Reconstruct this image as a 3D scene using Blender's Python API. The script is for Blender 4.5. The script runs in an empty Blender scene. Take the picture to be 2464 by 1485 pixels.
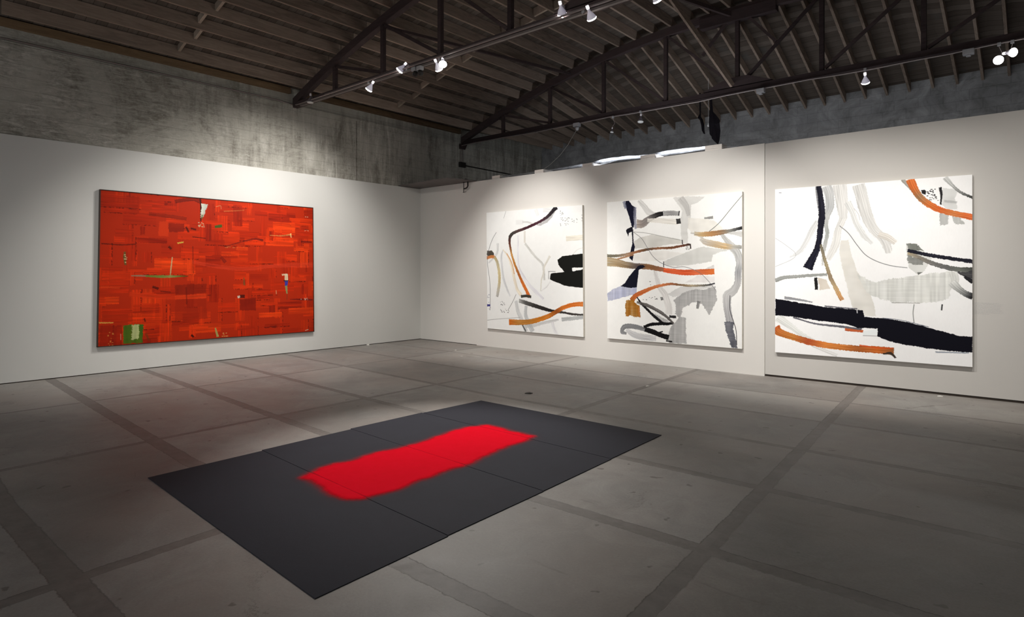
import bpy, math, random
import numpy as np
from mathutils import Vector, Matrix
random.seed(4)
S = bpy.context.scene
COL = S.collection
PI = math.pi
HP = 3.68            # height of the white exhibition walls
YE = 4.87            # far concrete wall
XR = 14.52           # clear span of the bowstring trusses
Y1, Y2 = -3.35, 1.45 # the two truss lines
YB = -15.0

# ------------------------------------------------------------------ helpers
class MB:
    def __init__(s): s.v = []; s.f = []; s.sm = []
    def add(s, vs, fs, smooth=False):
        o = len(s.v); s.v += [tuple(v) for v in vs]
        s.f += [tuple(i + o for i in f) for f in fs]; s.sm += [smooth] * len(fs)
        return s
    def hexa(s, c):
        return s.add(c, [(0,3,2,1),(4,5,6,7),(0,1,5,4),(1,2,6,5),(2,3,7,6),(3,0,4,7)])
    def box(s, x0, x1, y0, y1, z0, z1):
        return s.hexa([(x0,y0,z0),(x1,y0,z0),(x1,y1,z0),(x0,y1,z0),(x0,y0,z1),(x1,y0,z1),(x1,y1,z1),(x0,y1,z1)])
    def bar(s, a, b, w, h, up=(0,0,1)):
        a = Vector(a); b = Vector(b); d = (b - a).normalized(); u = Vector(up)
        if abs(d.dot(u)) > .99: u = Vector((0,1,0))
        r = d.cross(u).normalized() * w / 2; t = r.cross(d).normalized() * h / 2
        return s.hexa([a-r-t, a+r-t, b+r-t, b-r-t, a-r+t, a+r+t, b+r+t, b-r+t])
    def tube(s, pts, r, n=10, closed=False):
        pts = [Vector(p) for p in pts]; rings = []; m = len(pts)
        rr = r if isinstance(r, (list, tuple)) else [r] * m
        prev = None
        for i, p in enumerate(pts):
            d = (pts[min(i+1, m-1)] - pts[max(i-1, 0)]).normalized()
            if prev is None:
                u = Vector((0,0,1)) if abs(d.z) < .9 else Vector((1,0,0))
                a = d.cross(u).normalized()
            else:
                a = (prev - d * prev.dot(d)).normalized()
            prev = a; b = d.cross(a)
            rings.append([p + (a * math.cos(k*2*PI/n) + b * math.sin(k*2*PI/n)) * rr[i] for k in range(n)])
        vs = [q for R in rings for q in R]; fs = []
        for i in range(m-1):
            for k in range(n):
                fs.append((i*n+k, i*n+(k+1) % n, (i+1)*n+(k+1) % n, (i+1)*n+k))
        s.add(vs, fs, True)
        s.add(rings[0], [tuple(reversed(range(n)))]); s.add(rings[-1], [tuple(range(n))])
        return s
    def lathe(s, prof, M=Matrix(), n=28):
        vs = [M @ Vector((r*math.cos(k*2*PI/n), r*math.sin(k*2*PI/n), z)) for r, z in prof for k in range(n)]
        fs = [(i*n+k, i*n+(k+1) % n, (i+1)*n+(k+1) % n, (i+1)*n+k) for i in range(len(prof)-1) for k in range(n)]
        return s.add(vs, fs, True)
    def build(s, name, mat, parent=None, bevel=0):
        me = bpy.data.meshes.new(name); me.from_pydata(s.v, [], s.f)
        me.polygons.foreach_set('use_smooth', s.sm); me.update()
        me.materials.append(mat)
        o = bpy.data.objects.new(name, me); COL.objects.link(o)
        if parent:
            o.parent = parent; o.matrix_parent_inverse = Matrix.Translation(-Vector(parent.location))
        if bevel:
            b = o.modifiers.new('bevel', 'BEVEL'); b.width = bevel; b.segments = 2; b.limit_method = 'ANGLE'
        return o
def tag(o, label, cat, group=None, kind=None):
    o['label'] = label; o['category'] = cat
    if group: o['group'] = group
    if kind: o['kind'] = kind
    return o
def struct(o): o['kind'] = 'structure'; return o
def empty(name, loc, label, cat, group=None):
    o = bpy.data.objects.new(name, None); o.empty_display_size = .1; COL.objects.link(o); o.location = loc
    return tag(o, label, cat, group)
def copy_tree(o, loc):
    c = o.copy(); COL.objects.link(c); c.location = loc
    for ch in o.children:
        d = ch.copy(); COL.objects.link(d); d.parent = c
        for g in ch.children:
            e = g.copy(); COL.objects.link(e); e.parent = d
    return c
def arch(x): return 5.18 + 1.42 * (1 - ((x - XR/2) / (XR/2)) ** 2)

# ------------------------------------------------------------------ node helpers
class NT:
    def __init__(s, name, rough=.8, spec=.3):
        s.m = bpy.data.materials.new(name); s.m.use_nodes = True; s.t = s.m.node_tree
        s.b = s.t.nodes['Principled BSDF']; s.b.inputs['Roughness'].default_value = rough
        s.b.inputs['Specular IOR Level'].default_value = spec
        s.out = s.t.nodes['Material Output']
    def n(s, ty, **k):
        x = s.t.nodes.new(ty)
        for a, v in k.items(): setattr(x, a, v)
        return x
    def put(s, sock, v):
        if hasattr(v, 'links') or hasattr(v, 'is_output'): s.t.links.new(v, sock)
        else: sock.default_value = v
    def math(s, op, a, b=0., c=None, clamp=False):
        x = s.n('ShaderNodeMath', operation=op, use_clamp=clamp); s.put(x.inputs[0], a); s.put(x.inputs[1], b)
        if c is not None: s.put(x.inputs[2], c)
        return x.outputs[0]
    def pos(s): return s.n('ShaderNodeNewGeometry').outputs['Position']
    def xyz(s, v):
        x = s.n('ShaderNodeSeparateXYZ'); s.put(x.inputs[0], v); return x.outputs
    def comb(s, a, b, c):
        x = s.n('ShaderNodeCombineXYZ'); [s.put(x.inputs[i], q) for i, q in enumerate((a, b, c))]; return x.outputs[0]
    def scale(s, v, k):
        x = s.n('ShaderNodeVectorMath', operation='MULTIPLY'); s.put(x.inputs[0], v); x.inputs[1].default_value = k; return x.outputs[0]
    def noise(s, v, sc=5., det=4., ro=.55, dist=0., out='Fac'):
        x = s.n('ShaderNodeTexNoise'); s.put(x.inputs['Vector'], v)
        x.inputs['Scale'].default_value = sc; x.inputs['Detail'].default_value = det
        x.inputs['Roughness'].default_value = ro; x.inputs['Distortion'].default_value = dist
        return x.outputs[out]
    def ramp(s, f, stops, interp='LINEAR'):
        x = s.n('ShaderNodeValToRGB'); x.color_ramp.interpolation = interp; s.put(x.inputs[0], f)
        e = x.color_ramp.elements
        while len(e) < len(stops): e.new(.5)
        for q, (p, c) in zip(e, stops): q.position = p; q.color = (c, c, c, 1) if isinstance(c, (int, float)) else (*c, 1)
        return x.outputs[0]
    def mix(s, f, a, b, mode='MIX'):
        x = s.n('ShaderNodeMix', data_type='RGBA', blend_type=mode); s.put(x.inputs[0], f)
        for i, c in ((6, a), (7, b)): s.put(x.inputs[i], (*c, 1) if isinstance(c, tuple) and len(c) == 3 else c)
        return x.outputs[2]
    def base(s, c): s.put(s.b.inputs['Base Color'], (*c, 1) if isinstance(c, tuple) and len(c) == 3 else c); return s
    def bump(s, h, st=.3, d=.01):
        x = s.n('ShaderNodeBump'); x.inputs['Strength'].default_value = st; x.inputs['Distance'].default_value = d
        s.put(x.inputs['Height'], h); s.t.links.new(x.outputs[0], s.b.inputs['Normal']); return s

# ------------------------------------------------------------------ materials
def m_floor():
    t = NT('concrete_floor', .62, .35); P = t.pos(); x, y, z = t.xyz(P)
    nz = t.noise(P, 5., 3.); nf = t.noise(P, 34., 3., .7)
    wob = t.math('ADD', t.math('MULTIPLY', t.math('SUBTRACT', nz, .5), .03), t.math('MULTIPLY', t.math('SUBTRACT', nf, .5), .022))
    # joints running away from the right wall
    xp = t.math('ADD', t.math('ADD', x, t.math('MULTIPLY', t.math('MULTIPLY', x, y), .007)), wob)
    k = t.math('DIVIDE', t.math('SUBTRACT', xp, 2.25), 2.45); kr = t.math('ROUND', k)
    dx = t.math('MULTIPLY', t.math('ABSOLUTE', t.math('SUBTRACT', k, kr)), 2.45)
    wx = t.math('ADD', t.math('MULTIPLY', x, .0042), .012)
    # joints along the right wall
    sk = t.math('MULTIPLY', t.math('MAXIMUM', t.math('SUBTRACT', 1., t.math('DIVIDE', x, 6.)), 0.), .33)
    wob2 = t.math('ADD', t.math('MULTIPLY', t.math('SUBTRACT', t.noise(P, 4., 3., .5, 1.), .5), .03), t.math('MULTIPLY', t.math('SUBTRACT', nf, .5), .03))
    yp = t.math('ADD', t.math('SUBTRACT', y, sk), wob2)
    j = t.math('DIVIDE', t.math('ADD', yp, 1.38), 1.282); jr = t.math('ROUND', j)
    dy = t.math('MULTIPLY', t.math('ABSOLUTE', t.math('SUBTRACT', j, jr)), 1.282)
    wy = t.math('ADD', t.math('MULTIPLY', y, -.0068), .013)
    jm = t.math('LESS_THAN', jr, .5)
    ex = t.math('SUBTRACT', wx, dx); ey = t.math('SUBTRACT', wy, dy)
    e = t.math('MAXIMUM', ex, t.math('ADD', ey, t.math('MULTIPLY', t.math('SUBTRACT', jm, 1.), 5.)))
    strip = t.math('MULTIPLY_ADD', e, 160., .5, clamp=True)
    edge = t.math('SUBTRACT', 1., t.math('MULTIPLY', t.math('ABSOLUTE', e), 150.), clamp=True)
    # slabs
    wn = t.n('ShaderNodeTexWhiteNoise', noise_dimensions='2D')
    t.put(wn.inputs['Vector'], t.comb(t.math('FLOOR', k), t.math('FLOOR', j), 0.))
    cl = t.noise(P, .55, 5., .6, .6); md = t.noise(P, 2.3, 6., .65, 1.); fn = t.noise(P, 60., 4., .7)
    v = t.math('MULTIPLY_ADD', cl, .30, t.math('MULTIPLY_ADD', md, .34, t.math('MULTIPLY_ADD', fn, .16, t.math('MULTIPLY', wn.outputs[0], .16))))
    slab = t.ramp(v, [(.32, (.165, .155, .146)), (.46, (.255, .243, .23)), (.58, (.355, .342, .322))])
    tint = t.noise(P, .9, 3., .5)
    slab = t.mix(t.ramp(tint, [(.4, 0.), (.65, .35)]), slab, (.33, .275, .24))
    spots = t.ramp(t.noise(P, 7., 2., .5), [(.705, 0.), (.73, .55)])
    slab = t.mix(spots, slab, (.07, .06, .052))
    sm = t.noise(t.scale(P, (1.2, 3.2, 1.)), 1.1, 6., .75, 1.6)
    slab = t.mix(t.ramp(sm, [(.62, 0.), (.72, .35)]), slab, (.10, .09, .078))
    sc = t.ramp(t.noise(t.scale(P, (1., 2.4, 1.)), 9., 5., .8, 2.), [(.68, 0.), (.74, .35)])
    slab = t.mix(sc, slab, (.55, .53, .48))
    vo = t.n('ShaderNodeTexVoronoi', feature='DISTANCE_TO_EDGE'); vo.inputs['Scale'].default_value = .42
    t.put(vo.inputs['Vector'], t.comb(t.math('MULTIPLY_ADD', wob, 9., x), t.math('MULTIPLY_ADD', wob2, 9., y), 0.))
    crk = t.math('MULTIPLY', t.ramp(vo.outputs[0], [(0., 1.), (.0035, 0.)]), t.ramp(t.noise(P, .8, 2.), [(.52, 0.), (.6, .55)]))
    slab = t.mix(crk, slab, (.07, .06, .05))
    st = t.mix(t.ramp(t.noise(P, 8., 6., .7), [(.35, 0.), (.7, 1.)]), (.145, .13, .12), (.21, .192, .178))
    far = t.math('MULTIPLY_ADD', y, -.22, .35, clamp=True)
    c = t.mix(t.math('MULTIPLY', strip, t.math('MULTIPLY_ADD', far, .3, .55)), slab, st)
    c = t.mix(t.math('MULTIPLY', edge, t.math('MULTIPLY', nf, .9)), c, (.045, .038, .032))
    t.base(c)
    h = t.math('ADD', t.math('MULTIPLY', strip, -.5), t.math('MULTIPLY_ADD', fn, .15, t.math('MULTIPLY', md, .5)))
    t.bump(h, .25, .012)
    t.put(t.b.inputs['Roughness'], t.math('MULTIPLY_ADD', md, .25, .42))
    return t.m
def m_conc():
    t = NT('board_formed_concrete', .85, .2); P = t.pos(); x, y, z = t.xyz(P)
    big = t.noise(P, .45, 5., .6, .8)
    hor = t.noise(t.scale(P, (1., 2.2, 9.)), 1.5, 8., .72, 1.2)
    ver = t.noise(t.scale(P, (1., 5.5, .7)), 1.2, 7., .68, .6)
    w = t.math('MULTIPLY_ADD', y, .28, 1.9, clamp=True)
    w = t.math('ADD', t.math('MULTIPLY', w, .75), t.math('MULTIPLY', big, .25), clamp=True)
    mixf = t.math('ADD', t.math('MULTIPLY', hor, t.math('SUBTRACT', 1., w)), t.math('MULTIPLY', ver, w))
    fine = t.noise(P, 22., 6., .75, .5)
    v = t.math('MULTIPLY_ADD', mixf, .62, t.math('MULTIPLY_ADD', big, .28, t.math('MULTIPLY', fine, .18)))
    c = t.ramp(v, [(.38, (.13, .122, .102)), (.48, (.27, .257, .222)), (.56, (.42, .405, .36)), (.66, (.68, .665, .61))])
    pat = t.ramp(t.noise(t.scale(P, (1., 1., .9)), .9, 6., .7, 1.), [(.47, 0.), (.58, .65)])
    c = t.mix(pat, c, (.50, .485, .43))
    fl = t.ramp(t.noise(t.scale(P, (1., 1.4, 3.)), 4.5, 6., .8, 1.5), [(.58, 0.), (.68, .6)])
    c = t.mix(fl, c, (.66, .66, .60))
    dk = t.ramp(t.noise(t.scale(P, (1., 1.8, 3.5)), 3.1, 7., .78, 1.), [(.60, 0.), (.70, .5)])
    c = t.mix(dk, c, (.085, .078, .062))
    # the paler band of the wall above the pour line
    up = t.math('MULTIPLY_ADD', t.math('SUBTRACT', z, 5.05), 40., .5, clamp=True)
    c = t.mix(t.math('MULTIPLY', up, .35), c, (.30, .30, .265))
    wn = t.n('ShaderNodeTexWhiteNoise', noise_dimensions='1D')
    pl = t.math('FLOOR', t.math('DIVIDE', z, .19)); t.put(wn.inputs['W'], pl)
    fr = t.math('FRACT', t.math('DIVIDE', z, .19))
    ln = t.math('MULTIPLY', t.math('LESS_THAN', fr, .05), t.math('MULTIPLY', hor, .5))
    c = t.mix(ln, c, (.06, .056, .048))
    # vertical pour joint
    vj = t.math('SUBTRACT', 1., t.math('MULTIPLY', t.math('ABSOLUTE', t.math('ADD', t.math('ADD', y, 1.84), t.math('MULTIPLY', t.math('SUBTRACT', fine, .5), .03))), 45.), clamp=True)
    vj = t.math('MULTIPLY', vj, t.math('LESS_THAN', z, 5.02))
    c = t.mix(t.math('MULTIPLY', vj, t.ramp(t.noise(P, 3., 3.), [(.35, .35), (.6, 1.)])), c, (.05, .045, .035))
    t.base(c)
    t.bump(t.math('ADD', t.math('MULTIPLY', hor, .6), t.math('ADD', t.math('MULTIPLY', ln, -.8), t.math('MULTIPLY', fine, .4))), .5, .02)
    return t.m
def m_block():
    t = NT('grey_block_wall', .9, .15); P = t.pos(); x, y, z = t.xyz(P)
    b = t.n('ShaderNodeTexBrick'); t.put(b.inputs['Vector'], t.comb(x, z, 0.))
    b.inputs['Scale'].default_value = 1.; b.inputs['Brick Width'].default_value = .42; b.inputs['Row Height'].default_value = .2
    b.inputs['Mortar Size'].default_value = .008; b.inputs['Color1'].default_value = (.24, .24, .235, 1); b.inputs['Color2'].default_value = (.34, .34, .335, 1)
    b.inputs['Mortar'].default_value = (.11, .11, .105, 1)
    n = t.noise(P, 2.2, 6., .7, .8)
    c = t.mix(.75, b.outputs[0], t.ramp(n, [(.3, (.15, .148, .145)), (.5, (.29, .29, .295)), (.7, (.46, .46, .47))]))
    t.base(c); t.bump(n, .3, .02); return t.m
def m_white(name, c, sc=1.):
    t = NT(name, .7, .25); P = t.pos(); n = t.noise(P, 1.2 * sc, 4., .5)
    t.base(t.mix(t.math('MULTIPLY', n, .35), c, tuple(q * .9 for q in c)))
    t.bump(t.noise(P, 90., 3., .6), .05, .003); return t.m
def m_wood(name, dark, light, sc=(1., .12, 1.), k=14.):
    t = NT(name, .8, .2)
    P = t.n('ShaderNodeTexCoord').outputs['Object']
    oi = t.n('ShaderNodeObjectInfo').outputs['Random']
    q = t.n('ShaderNodeVectorMath', operation='ADD'); t.put(q.inputs[0], t.scale(P, sc)); t.put(q.inputs[1], t.comb(oi, t.math('MULTIPLY', oi, 7.), oi))
    g = t.noise(q.outputs[0], k, 6., .65, 1.5); b = t.noise(q.outputs[0], 1.5, 4., .6)
    v = t.math('ADD', t.math('MULTIPLY', g, .5), t.math('MULTIPLY_ADD', oi, .22, t.math('MULTIPLY', b, .34)))
    t.base(t.ramp(v, [(.36, dark), (.7, light)])); t.bump(g, .3, .006); return t.m
def m_deck():
    t = NT('roof_deck_boards', .9, .1); P = t.pos(); x, y, z = t.xyz(P)
    f = t.math('DIVIDE', y, .145); fl = t.math('FLOOR', f); fr = t.math('FRACT', f)
    wn = t.n('ShaderNodeTexWhiteNoise', noise_dimensions='1D'); t.put(wn.inputs['W'], fl)
    g = t.noise(t.scale(P, (.5, 6., 1.)), 3., 6., .7, .6)
    v = t.math('ADD', t.math('MULTIPLY', wn.outputs[0], .35), t.math('MULTIPLY', g, .65))
    c = t.ramp(v, [(.2, (.085, .067, .055)), (.5, (.125, .102, .085)), (.8, (.185, .152, .128))])
    c = t.mix(t.math('MULTIPLY', t.math('LESS_THAN', fr, .06), .6), c, (.025, .02, .017))
    c = t.mix(t.ramp(t.noise(P, 1.7, 3.), [(.6, 0.), (.72, .5)]), c, (.10, .10, .095))
    t.base(c); t.bump(t.math('LESS_THAN', fr, .07), -.5, .01); return t.m
def m_plain(name, c, rough=.6, metal=0., spec=.4, var=.2, sc=20.):
    t = NT(name, rough, spec); t.b.inputs['Metallic'].default_value = metal
    P = t.n('ShaderNodeTexCoord').outputs['Object']; n = t.noise(P, sc, 4., .6)
    t.base(t.mix(n, tuple(q * (1 - var) for q in c), tuple(min(1, q * (1 + var)) for q in c))); return t.m
def m_emit(name, c, k):
    t = NT(name, .3); P = t.n('ShaderNodeTexCoord').outputs['Object']
    t.base((.8, .8, .8)); t.put(t.b.inputs['Emission Color'], t.mix(t.math('MULTIPLY', t.noise(P, 40.), .2), c, (.8, .85, .9)))
    t.b.inputs['Emission Strength'].default_value = k; return t.m
def m_paint(name, rough=.55):
    t = NT(name, rough, .12); a = t.n('ShaderNodeAttribute', attribute_name='paint'); t.base(a.outputs['Color'])
    P = t.n('ShaderNodeTexCoord').outputs['Object']; t.bump(t.noise(P, 120., 4., .6), .12, .003); return t.m
def m_mat():
    t = NT('black_floor_sheet', .82, .22); P = t.pos()
    n = t.noise(P, 2.5, 6., .7, .8); f = t.noise(P, 150., 3., .7)
    c = t.mix(t.math('MULTIPLY', t.math('ADD', n, f), .5), (.018, .019, .027), (.036, .037, .053))
    c = t.mix(t.ramp(t.noise(t.scale(P, (1., 2., 1.)), 6., 5., .8, 1.5), [(.68, 0.), (.75, .35)]), c, (.10, .10, .11))
    t.base(c); t.bump(f, .25, .003); return t.m
def m_pigment():
    t = NT('red_pigment', .95, .05); P = t.pos()
    a = t.n('ShaderNodeAttribute', attribute_name='powder').outputs['Fac']
    n = t.math('ADD', t.math('MULTIPLY', t.noise(P, 260., 3., .8), .75), t.math('MULTIPLY', t.noise(P, 34., 4., .75), .25))
    al = t.math('MULTIPLY_ADD', t.math('SUBTRACT', a, n), 1.35, .5, clamp=True)
    t.base(t.mix(t.noise(P, 9., 5., .7), (.86, .0, .010), (.99, .001, .026)))
    t.put(t.b.inputs['Alpha'], al); t.bump(t.noise(P, 200., 3.), .3, .003)
    return t.m
def m_plastic():
    t = NT('clear_plastic_sheeting', .25, .5); P = t.pos()
    t.base(t.mix(t.noise(P, 6.), (.72, .74, .78), (.86, .88, .92)))
    tr = t.n('ShaderNodeBsdfTranslucent'); tr.inputs[0].default_value = (.85, .88, .95, 1)
    tp = t.n('ShaderNodeBsdfTransparent')
    m1 = t.n('ShaderNodeMixShader'); m1.inputs[0].default_value = .5
    t.t.links.new(t.b.outputs[0], m1.inputs[1]); t.t.links.new(tr.outputs[0], m1.inputs[2])
    m2 = t.n('ShaderNodeMixShader'); t.put(m2.inputs[0], t.ramp(t.noise(t.scale(P, (1., 3., 3.)), 5., 3.), [(.4, .25), (.65, .75)]))
    t.t.links.new(tp.outputs[0], m2.inputs[1]); t.t.links.new(m1.outputs[0], m2.inputs[2])
    t.t.links.new(m2.outputs[0], t.out.inputs[0]); return t.m

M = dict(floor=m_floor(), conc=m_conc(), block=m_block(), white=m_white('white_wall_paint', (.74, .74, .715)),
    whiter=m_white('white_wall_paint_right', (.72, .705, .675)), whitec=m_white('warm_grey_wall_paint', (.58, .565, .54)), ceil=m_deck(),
    joist=m_wood('weathered_joist_wood', (.17, .128, .10), (.42, .33, .265)),
    block_w=m_wood('bridging_wood', (.26, .21, .17), (.44, .36, .29), (1., 1., .2)),
    truss=m_wood('dark_truss_timber', (.032, .022, .023), (.075, .054, .053), (.12, 1., 1.)),
    rim=m_wood('brown_rim_board', (.09, .058, .034), (.24, .16, .09)),
    pine=m_wood('pale_stud_wood', (.70, .66, .62), (.86, .82, .78), (1., .2, 1.)),
    dark=m_plain('painted_gap_shade', (.035, .025, .018)),
    conduit=m_plain('galvanised_conduit', (.30, .26, .25), .45, .5),
    track=m_plain('grey_lighting_track', (.17, .145, .135), .5, .3),
    boxm=m_plain('grey_junction_box', (.36, .36, .37), .55, .2),
    black=m_plain('black_iron', (.02, .017, .015), .6, .2), cloth=m_plain('black_torn_sheet', (.012, .010, .013), .95, 0, .1),
    board=m_plain('grey_overhead_board', (.15, .135, .13), .85, 0, .2, .25, 6.),
    glass=m_plain('silvered_bulb_body', (.55, .53, .62), .22, .85, .5, .1), porc=m_plain('white_porcelain_socket', (.75, .72, .74), .4),
    lens=m_emit('lit_lamp_face', (1., .97, .93), 22.), neck=m_emit('lit_lamp_neck', (1., .92, .95), 1.3), glow=m_emit('lit_lamp_glass', (.60, .54, .75), .22), deadlens=m_plain('unlit_lamp_face', (.62, .62, .60), .3),
    cable=m_plain('grey_cable', (.30, .29, .27), .7), mat=m_mat(), pig=m_pigment(), plastic=m_plastic(),
    paint=m_paint('oil_paint_on_canvas'), canvas=m_plain('raw_canvas_edge', (.72, .69, .62), .85), edge=m_plain('dark_painting_edge', (.05, .022, .014), .6),
    scrap=m_plain('white_paper_scrap', (.8, .78, .74), .8), text=m_plain('grey_wall_lettering', (.50, .50, .50), .7, 0, .2, .02), bulb=m_plain('pale_small_bulb', (.7, .7, .7), .4))

# ------------------------------------------------------------------ setting
def wall(name, mat, *b): return struct(MB().box(*b).build(name, mat))
struct(MB().box(-.4, XR + .3, YB - .3, YE + .3, -.2, 0).build('floor', M['floor']))
wall('wall_left_concrete', M['conc'], -.33, -.03, YB, YE + .3, 0, 5.62)
wall('wall_far_concrete', M['block'], -.03, XR + .3, YE, YE + .3, 0, 5.62)
wall('wall_right_concrete', M['conc'], XR, XR + .3, YB, YE, 0, 5.62)
wall('wall_back_concrete', M['block'], -.03, XR + .3, YB - .3, YB, 0, 6.95)
wall('wall_back_partition', M['white'], 0, XR, YB, YB + .06, .01, HP)
wall('wall_left_partition', M['white'], -.03, 0, YB, 0, .014, HP)
wall('wall_corner_partition', M['whiter'], -.03, 1.93, 0, .10, .012, HP + .01)
wall('wall_right_partition', M['whiter'], 1.93, 8.24, -.02, .10, 0, HP + .005)
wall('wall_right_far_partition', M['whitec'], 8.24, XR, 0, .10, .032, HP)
struct(MB().box(-.03, -.004, YB, 0, 0, .014).box(0, 1.93, .006, .09, 0, .012).box(8.24, XR, .012, .09, 0, .032).build('baseboard_gap_shade', M['dark']))  # dark strips painted as the shade in the gaps under the partitions
# ledge where the left wall steps back above the pour line
struct(MB().box(-.03, -.012, -16 + 1, YE, 5.035, 5.06).build('trim_1', M['conc']))
def ceiling():
    n = 40; xs = [-.33 + i * (XR + .66) / n for i in range(n + 1)]
    b = MB()
    rows = [(YB - .3, 0), (Y2, 0), (YE + .3, 1)]
    vs = []
    for T in (0, .06):
        for y, e in rows:
            for x in xs:
                z = arch(min(max(x, 0), XR)) + .20
                if e: z = 5.53 + (z - 5.53) * (-.088)
                vs.append((x, y, z + T))
    m = n + 1; fs = []
    for r in range(2):
        for i in range(n):
            a = r * m + i; fs.append((a, a + m, a + m + 1, a + 1)); q = a + 3 * m; fs.append((q, q + 1, q + m + 1, q + m))
    b.add(vs, fs); return struct(b.build('ceiling', M['ceil']))
ceiling()

# ------------------------------------------------------------------ roof framing
def joist_near(): return MB().box(-.022, .022, YA, YC, 0, .195)
def joist_set(y0, y1, xa, xb, label, group, slope=False):
    x = .36; first = None; k = 0
    while x < XR - .2:
        if xa <= x <= xb:
            if slope:
                z0 = arch(x) + .005; z1 = 5.335
                o = MB().hexa([(-.022, 0, 0), (.022, 0, 0), (.022, y1 - y0, z1 - z0), (-.022, y1 - y0, z1 - z0),
                               (-.022, 0, .19), (.022, 0, .19), (.022, y1 - y0, z1 - z0 + .19), (-.022, y1 - y0, z1 - z0 + .19)]).build('roof_joist', M['joist'])
                o.location = (x, y0, z0)
            elif first is None:
                o = first = MB().box(-.022, .022, 0, y1 - y0, 0, .19).build('roof_joist', M['joist']); o.location = (x, y0, arch(x) + .005)
            else:
                o = first.copy(); COL.objects.link(o); o.location = (x, y0, arch(x) + .005)
            tag(o, label, 'joist', group)
        x += .398; k += 1
joist_set(-8.1, Y1 + .02, 0, 5.6, 'brown wooden roof joist in the nearest bay, running up to the near truss', 'roof joists of the nearest bay')
joist_set(Y1 + .03, Y2 - .01, 0, 9.6, 'brown wooden roof joist in the middle roof bay, level between the two trusses', 'roof joists of the middle bay')
joist_set(Y2, YE, 0, 14.2, 'dark roof joist sloping down from the far truss to the grey block wall', 'sloping roof joists of the far bay', True)
def bridging(y, xa, xb, label, group):
    x = .36; i = 0; first = None
    while x < xb:
        if x > xa:
            zz = (arch(x) + arch(x + .398)) / 2 + .02; dy = .05 * (1 if i % 2 else -1)
            if first is None:
                o = first = MB().box(.03, .368, -.022, .022, 0, .16).build('bridging_block', M['block_w'])
            else:
                o = first.copy(); COL.objects.link(o)
            o.location = (x, y + dy, zz); o.rotation_euler = (0, -math.atan2(arch(x + .398) - arch(x), .398), 0)
            tag(o, label, 'wood block', group)
        x += .398; i += 1
bridging(-5.68, .3, 3.9, 'pale wooden bridging block between joists in the nearest roof bay', 'bridging blocks of the nearest bay')
bridging(-.95, .3, 6.0, 'pale wooden bridging block between joists in the middle roof bay', 'bridging blocks of the middle bay')
tag(MB().box(-.028, .05, -8.3, Y1 - .12, 5.26, 5.375).build('rim_board', M['rim']), 'long brown rim board along the top of the left concrete wall', 'board')
tag(MB().box(-.028, .05, Y1 + .12, Y2 - .1, 5.26, 5.375).build('rim_board', M['rim']), 'dark rim board on the left concrete wall between the two trusses', 'board')

def truss(y, lab):
    root = empty('bowstring_truss', (XR / 2, y, 5.0), lab, 'roof truss', 'bowstring roof trusses')
    b = MB(); n = 60; D = .155; hw = .055
    for i in range(n):
        xa, xb = i * XR / n, (i + 1) * XR / n; za, zb = arch(xa), arch(xb)
        b.hexa([(xa, y-hw, za-D), (xb, y-hw, zb-D), (xb, y+hw, zb-D), (xa, y+hw, za-D), (xa, y-hw, za), (xb, y-hw, zb), (xb, y+hw, zb), (xa, y+hw, za)])
    b.build('top_chord', M['truss'], root)
    MB().box(0, XR, y - .05, y + .05, 4.995, 5.09).build('bottom_chord', M['truss'], root)
    X = [1.43, 2.885, 4.345, 5.81, 7.26, 8.71, 10.175, 11.635, 13.09]
    for x in X:
        MB().box(x - .035, x + .035, y - .035, y + .035, 5.10, arch(x) - .14).build('post', M['truss'], root)
    def dg(xa, za, xb, zb, nm='diagonal', w=.05):
        MB().bar((xa, y, za), (xb, y, zb), .05, w, (0, 1, 0)).build(nm, M['truss'], root)
    for i in range(4): dg(X[i] + .05, arch(X[i]) - .16, X[i+1] - .05, 5.13)
    for i in range(4, 8): dg(X[i] + .05, 5.13, X[i+1] - .05, arch(X[i+1]) - .16)
    dg(7.12, 6.43, 6.58, 5.84, 'counter_strut'); dg(7.40, 6.43, 7.96, 5.78, 'counter_strut')
    MB().box(6.55, 7.97, y - .075, y + .075, 6.33, 6.53).build('splice_plate', M['truss'], root)
    g = MB(); g.add([(6.6, y-.045, 5.11), (7.9, y-.045, 5.11), (7.45, y-.045, 5.28), (7.07, y-.045, 5.28), (6.6, y+.045, 5.11), (7.9, y+.045, 5.11), (7.45, y+.045, 5.28), (7.07, y+.045, 5.28)],
          [(0,1,2,3), (7,6,5,4), (0,4,5,1), (1,5,6,2), (2,6,7,3), (3,7,4,0)]); g.build('gusset', M['truss'], root)
    return root
truss(Y1, 'dark timber bowstring truss nearest the camera, carrying the bright row of lamps')
truss(Y2, 'dark timber bowstring truss farther back, spanning behind the white right wall')
def brace(a, b, w, h, mat, lab):
    tag(MB().bar(a, b, w, h).build('sway_brace', mat), lab, 'brace', 'sway braces between the trusses')
brace((7.2, Y2 - .09, 5.12), (6.62, .02, 6.47), .05, .09, M['joist'], 'brown diagonal wooden brace crossing in front of the middle of the far truss')
brace((3.49, Y2 - .06, 6.12), (2.885, Y1 + .06, 5.92), .05, .05, M['truss'], 'thin dark brace running between the two trusses above the leftmost lamps')
brace((7.15, Y2 - .06, 6.46), (5.81, Y1 + .06, 6.40), .05, .07, M['truss'], 'dark high brace running between the two trusses near the ridge')

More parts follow.
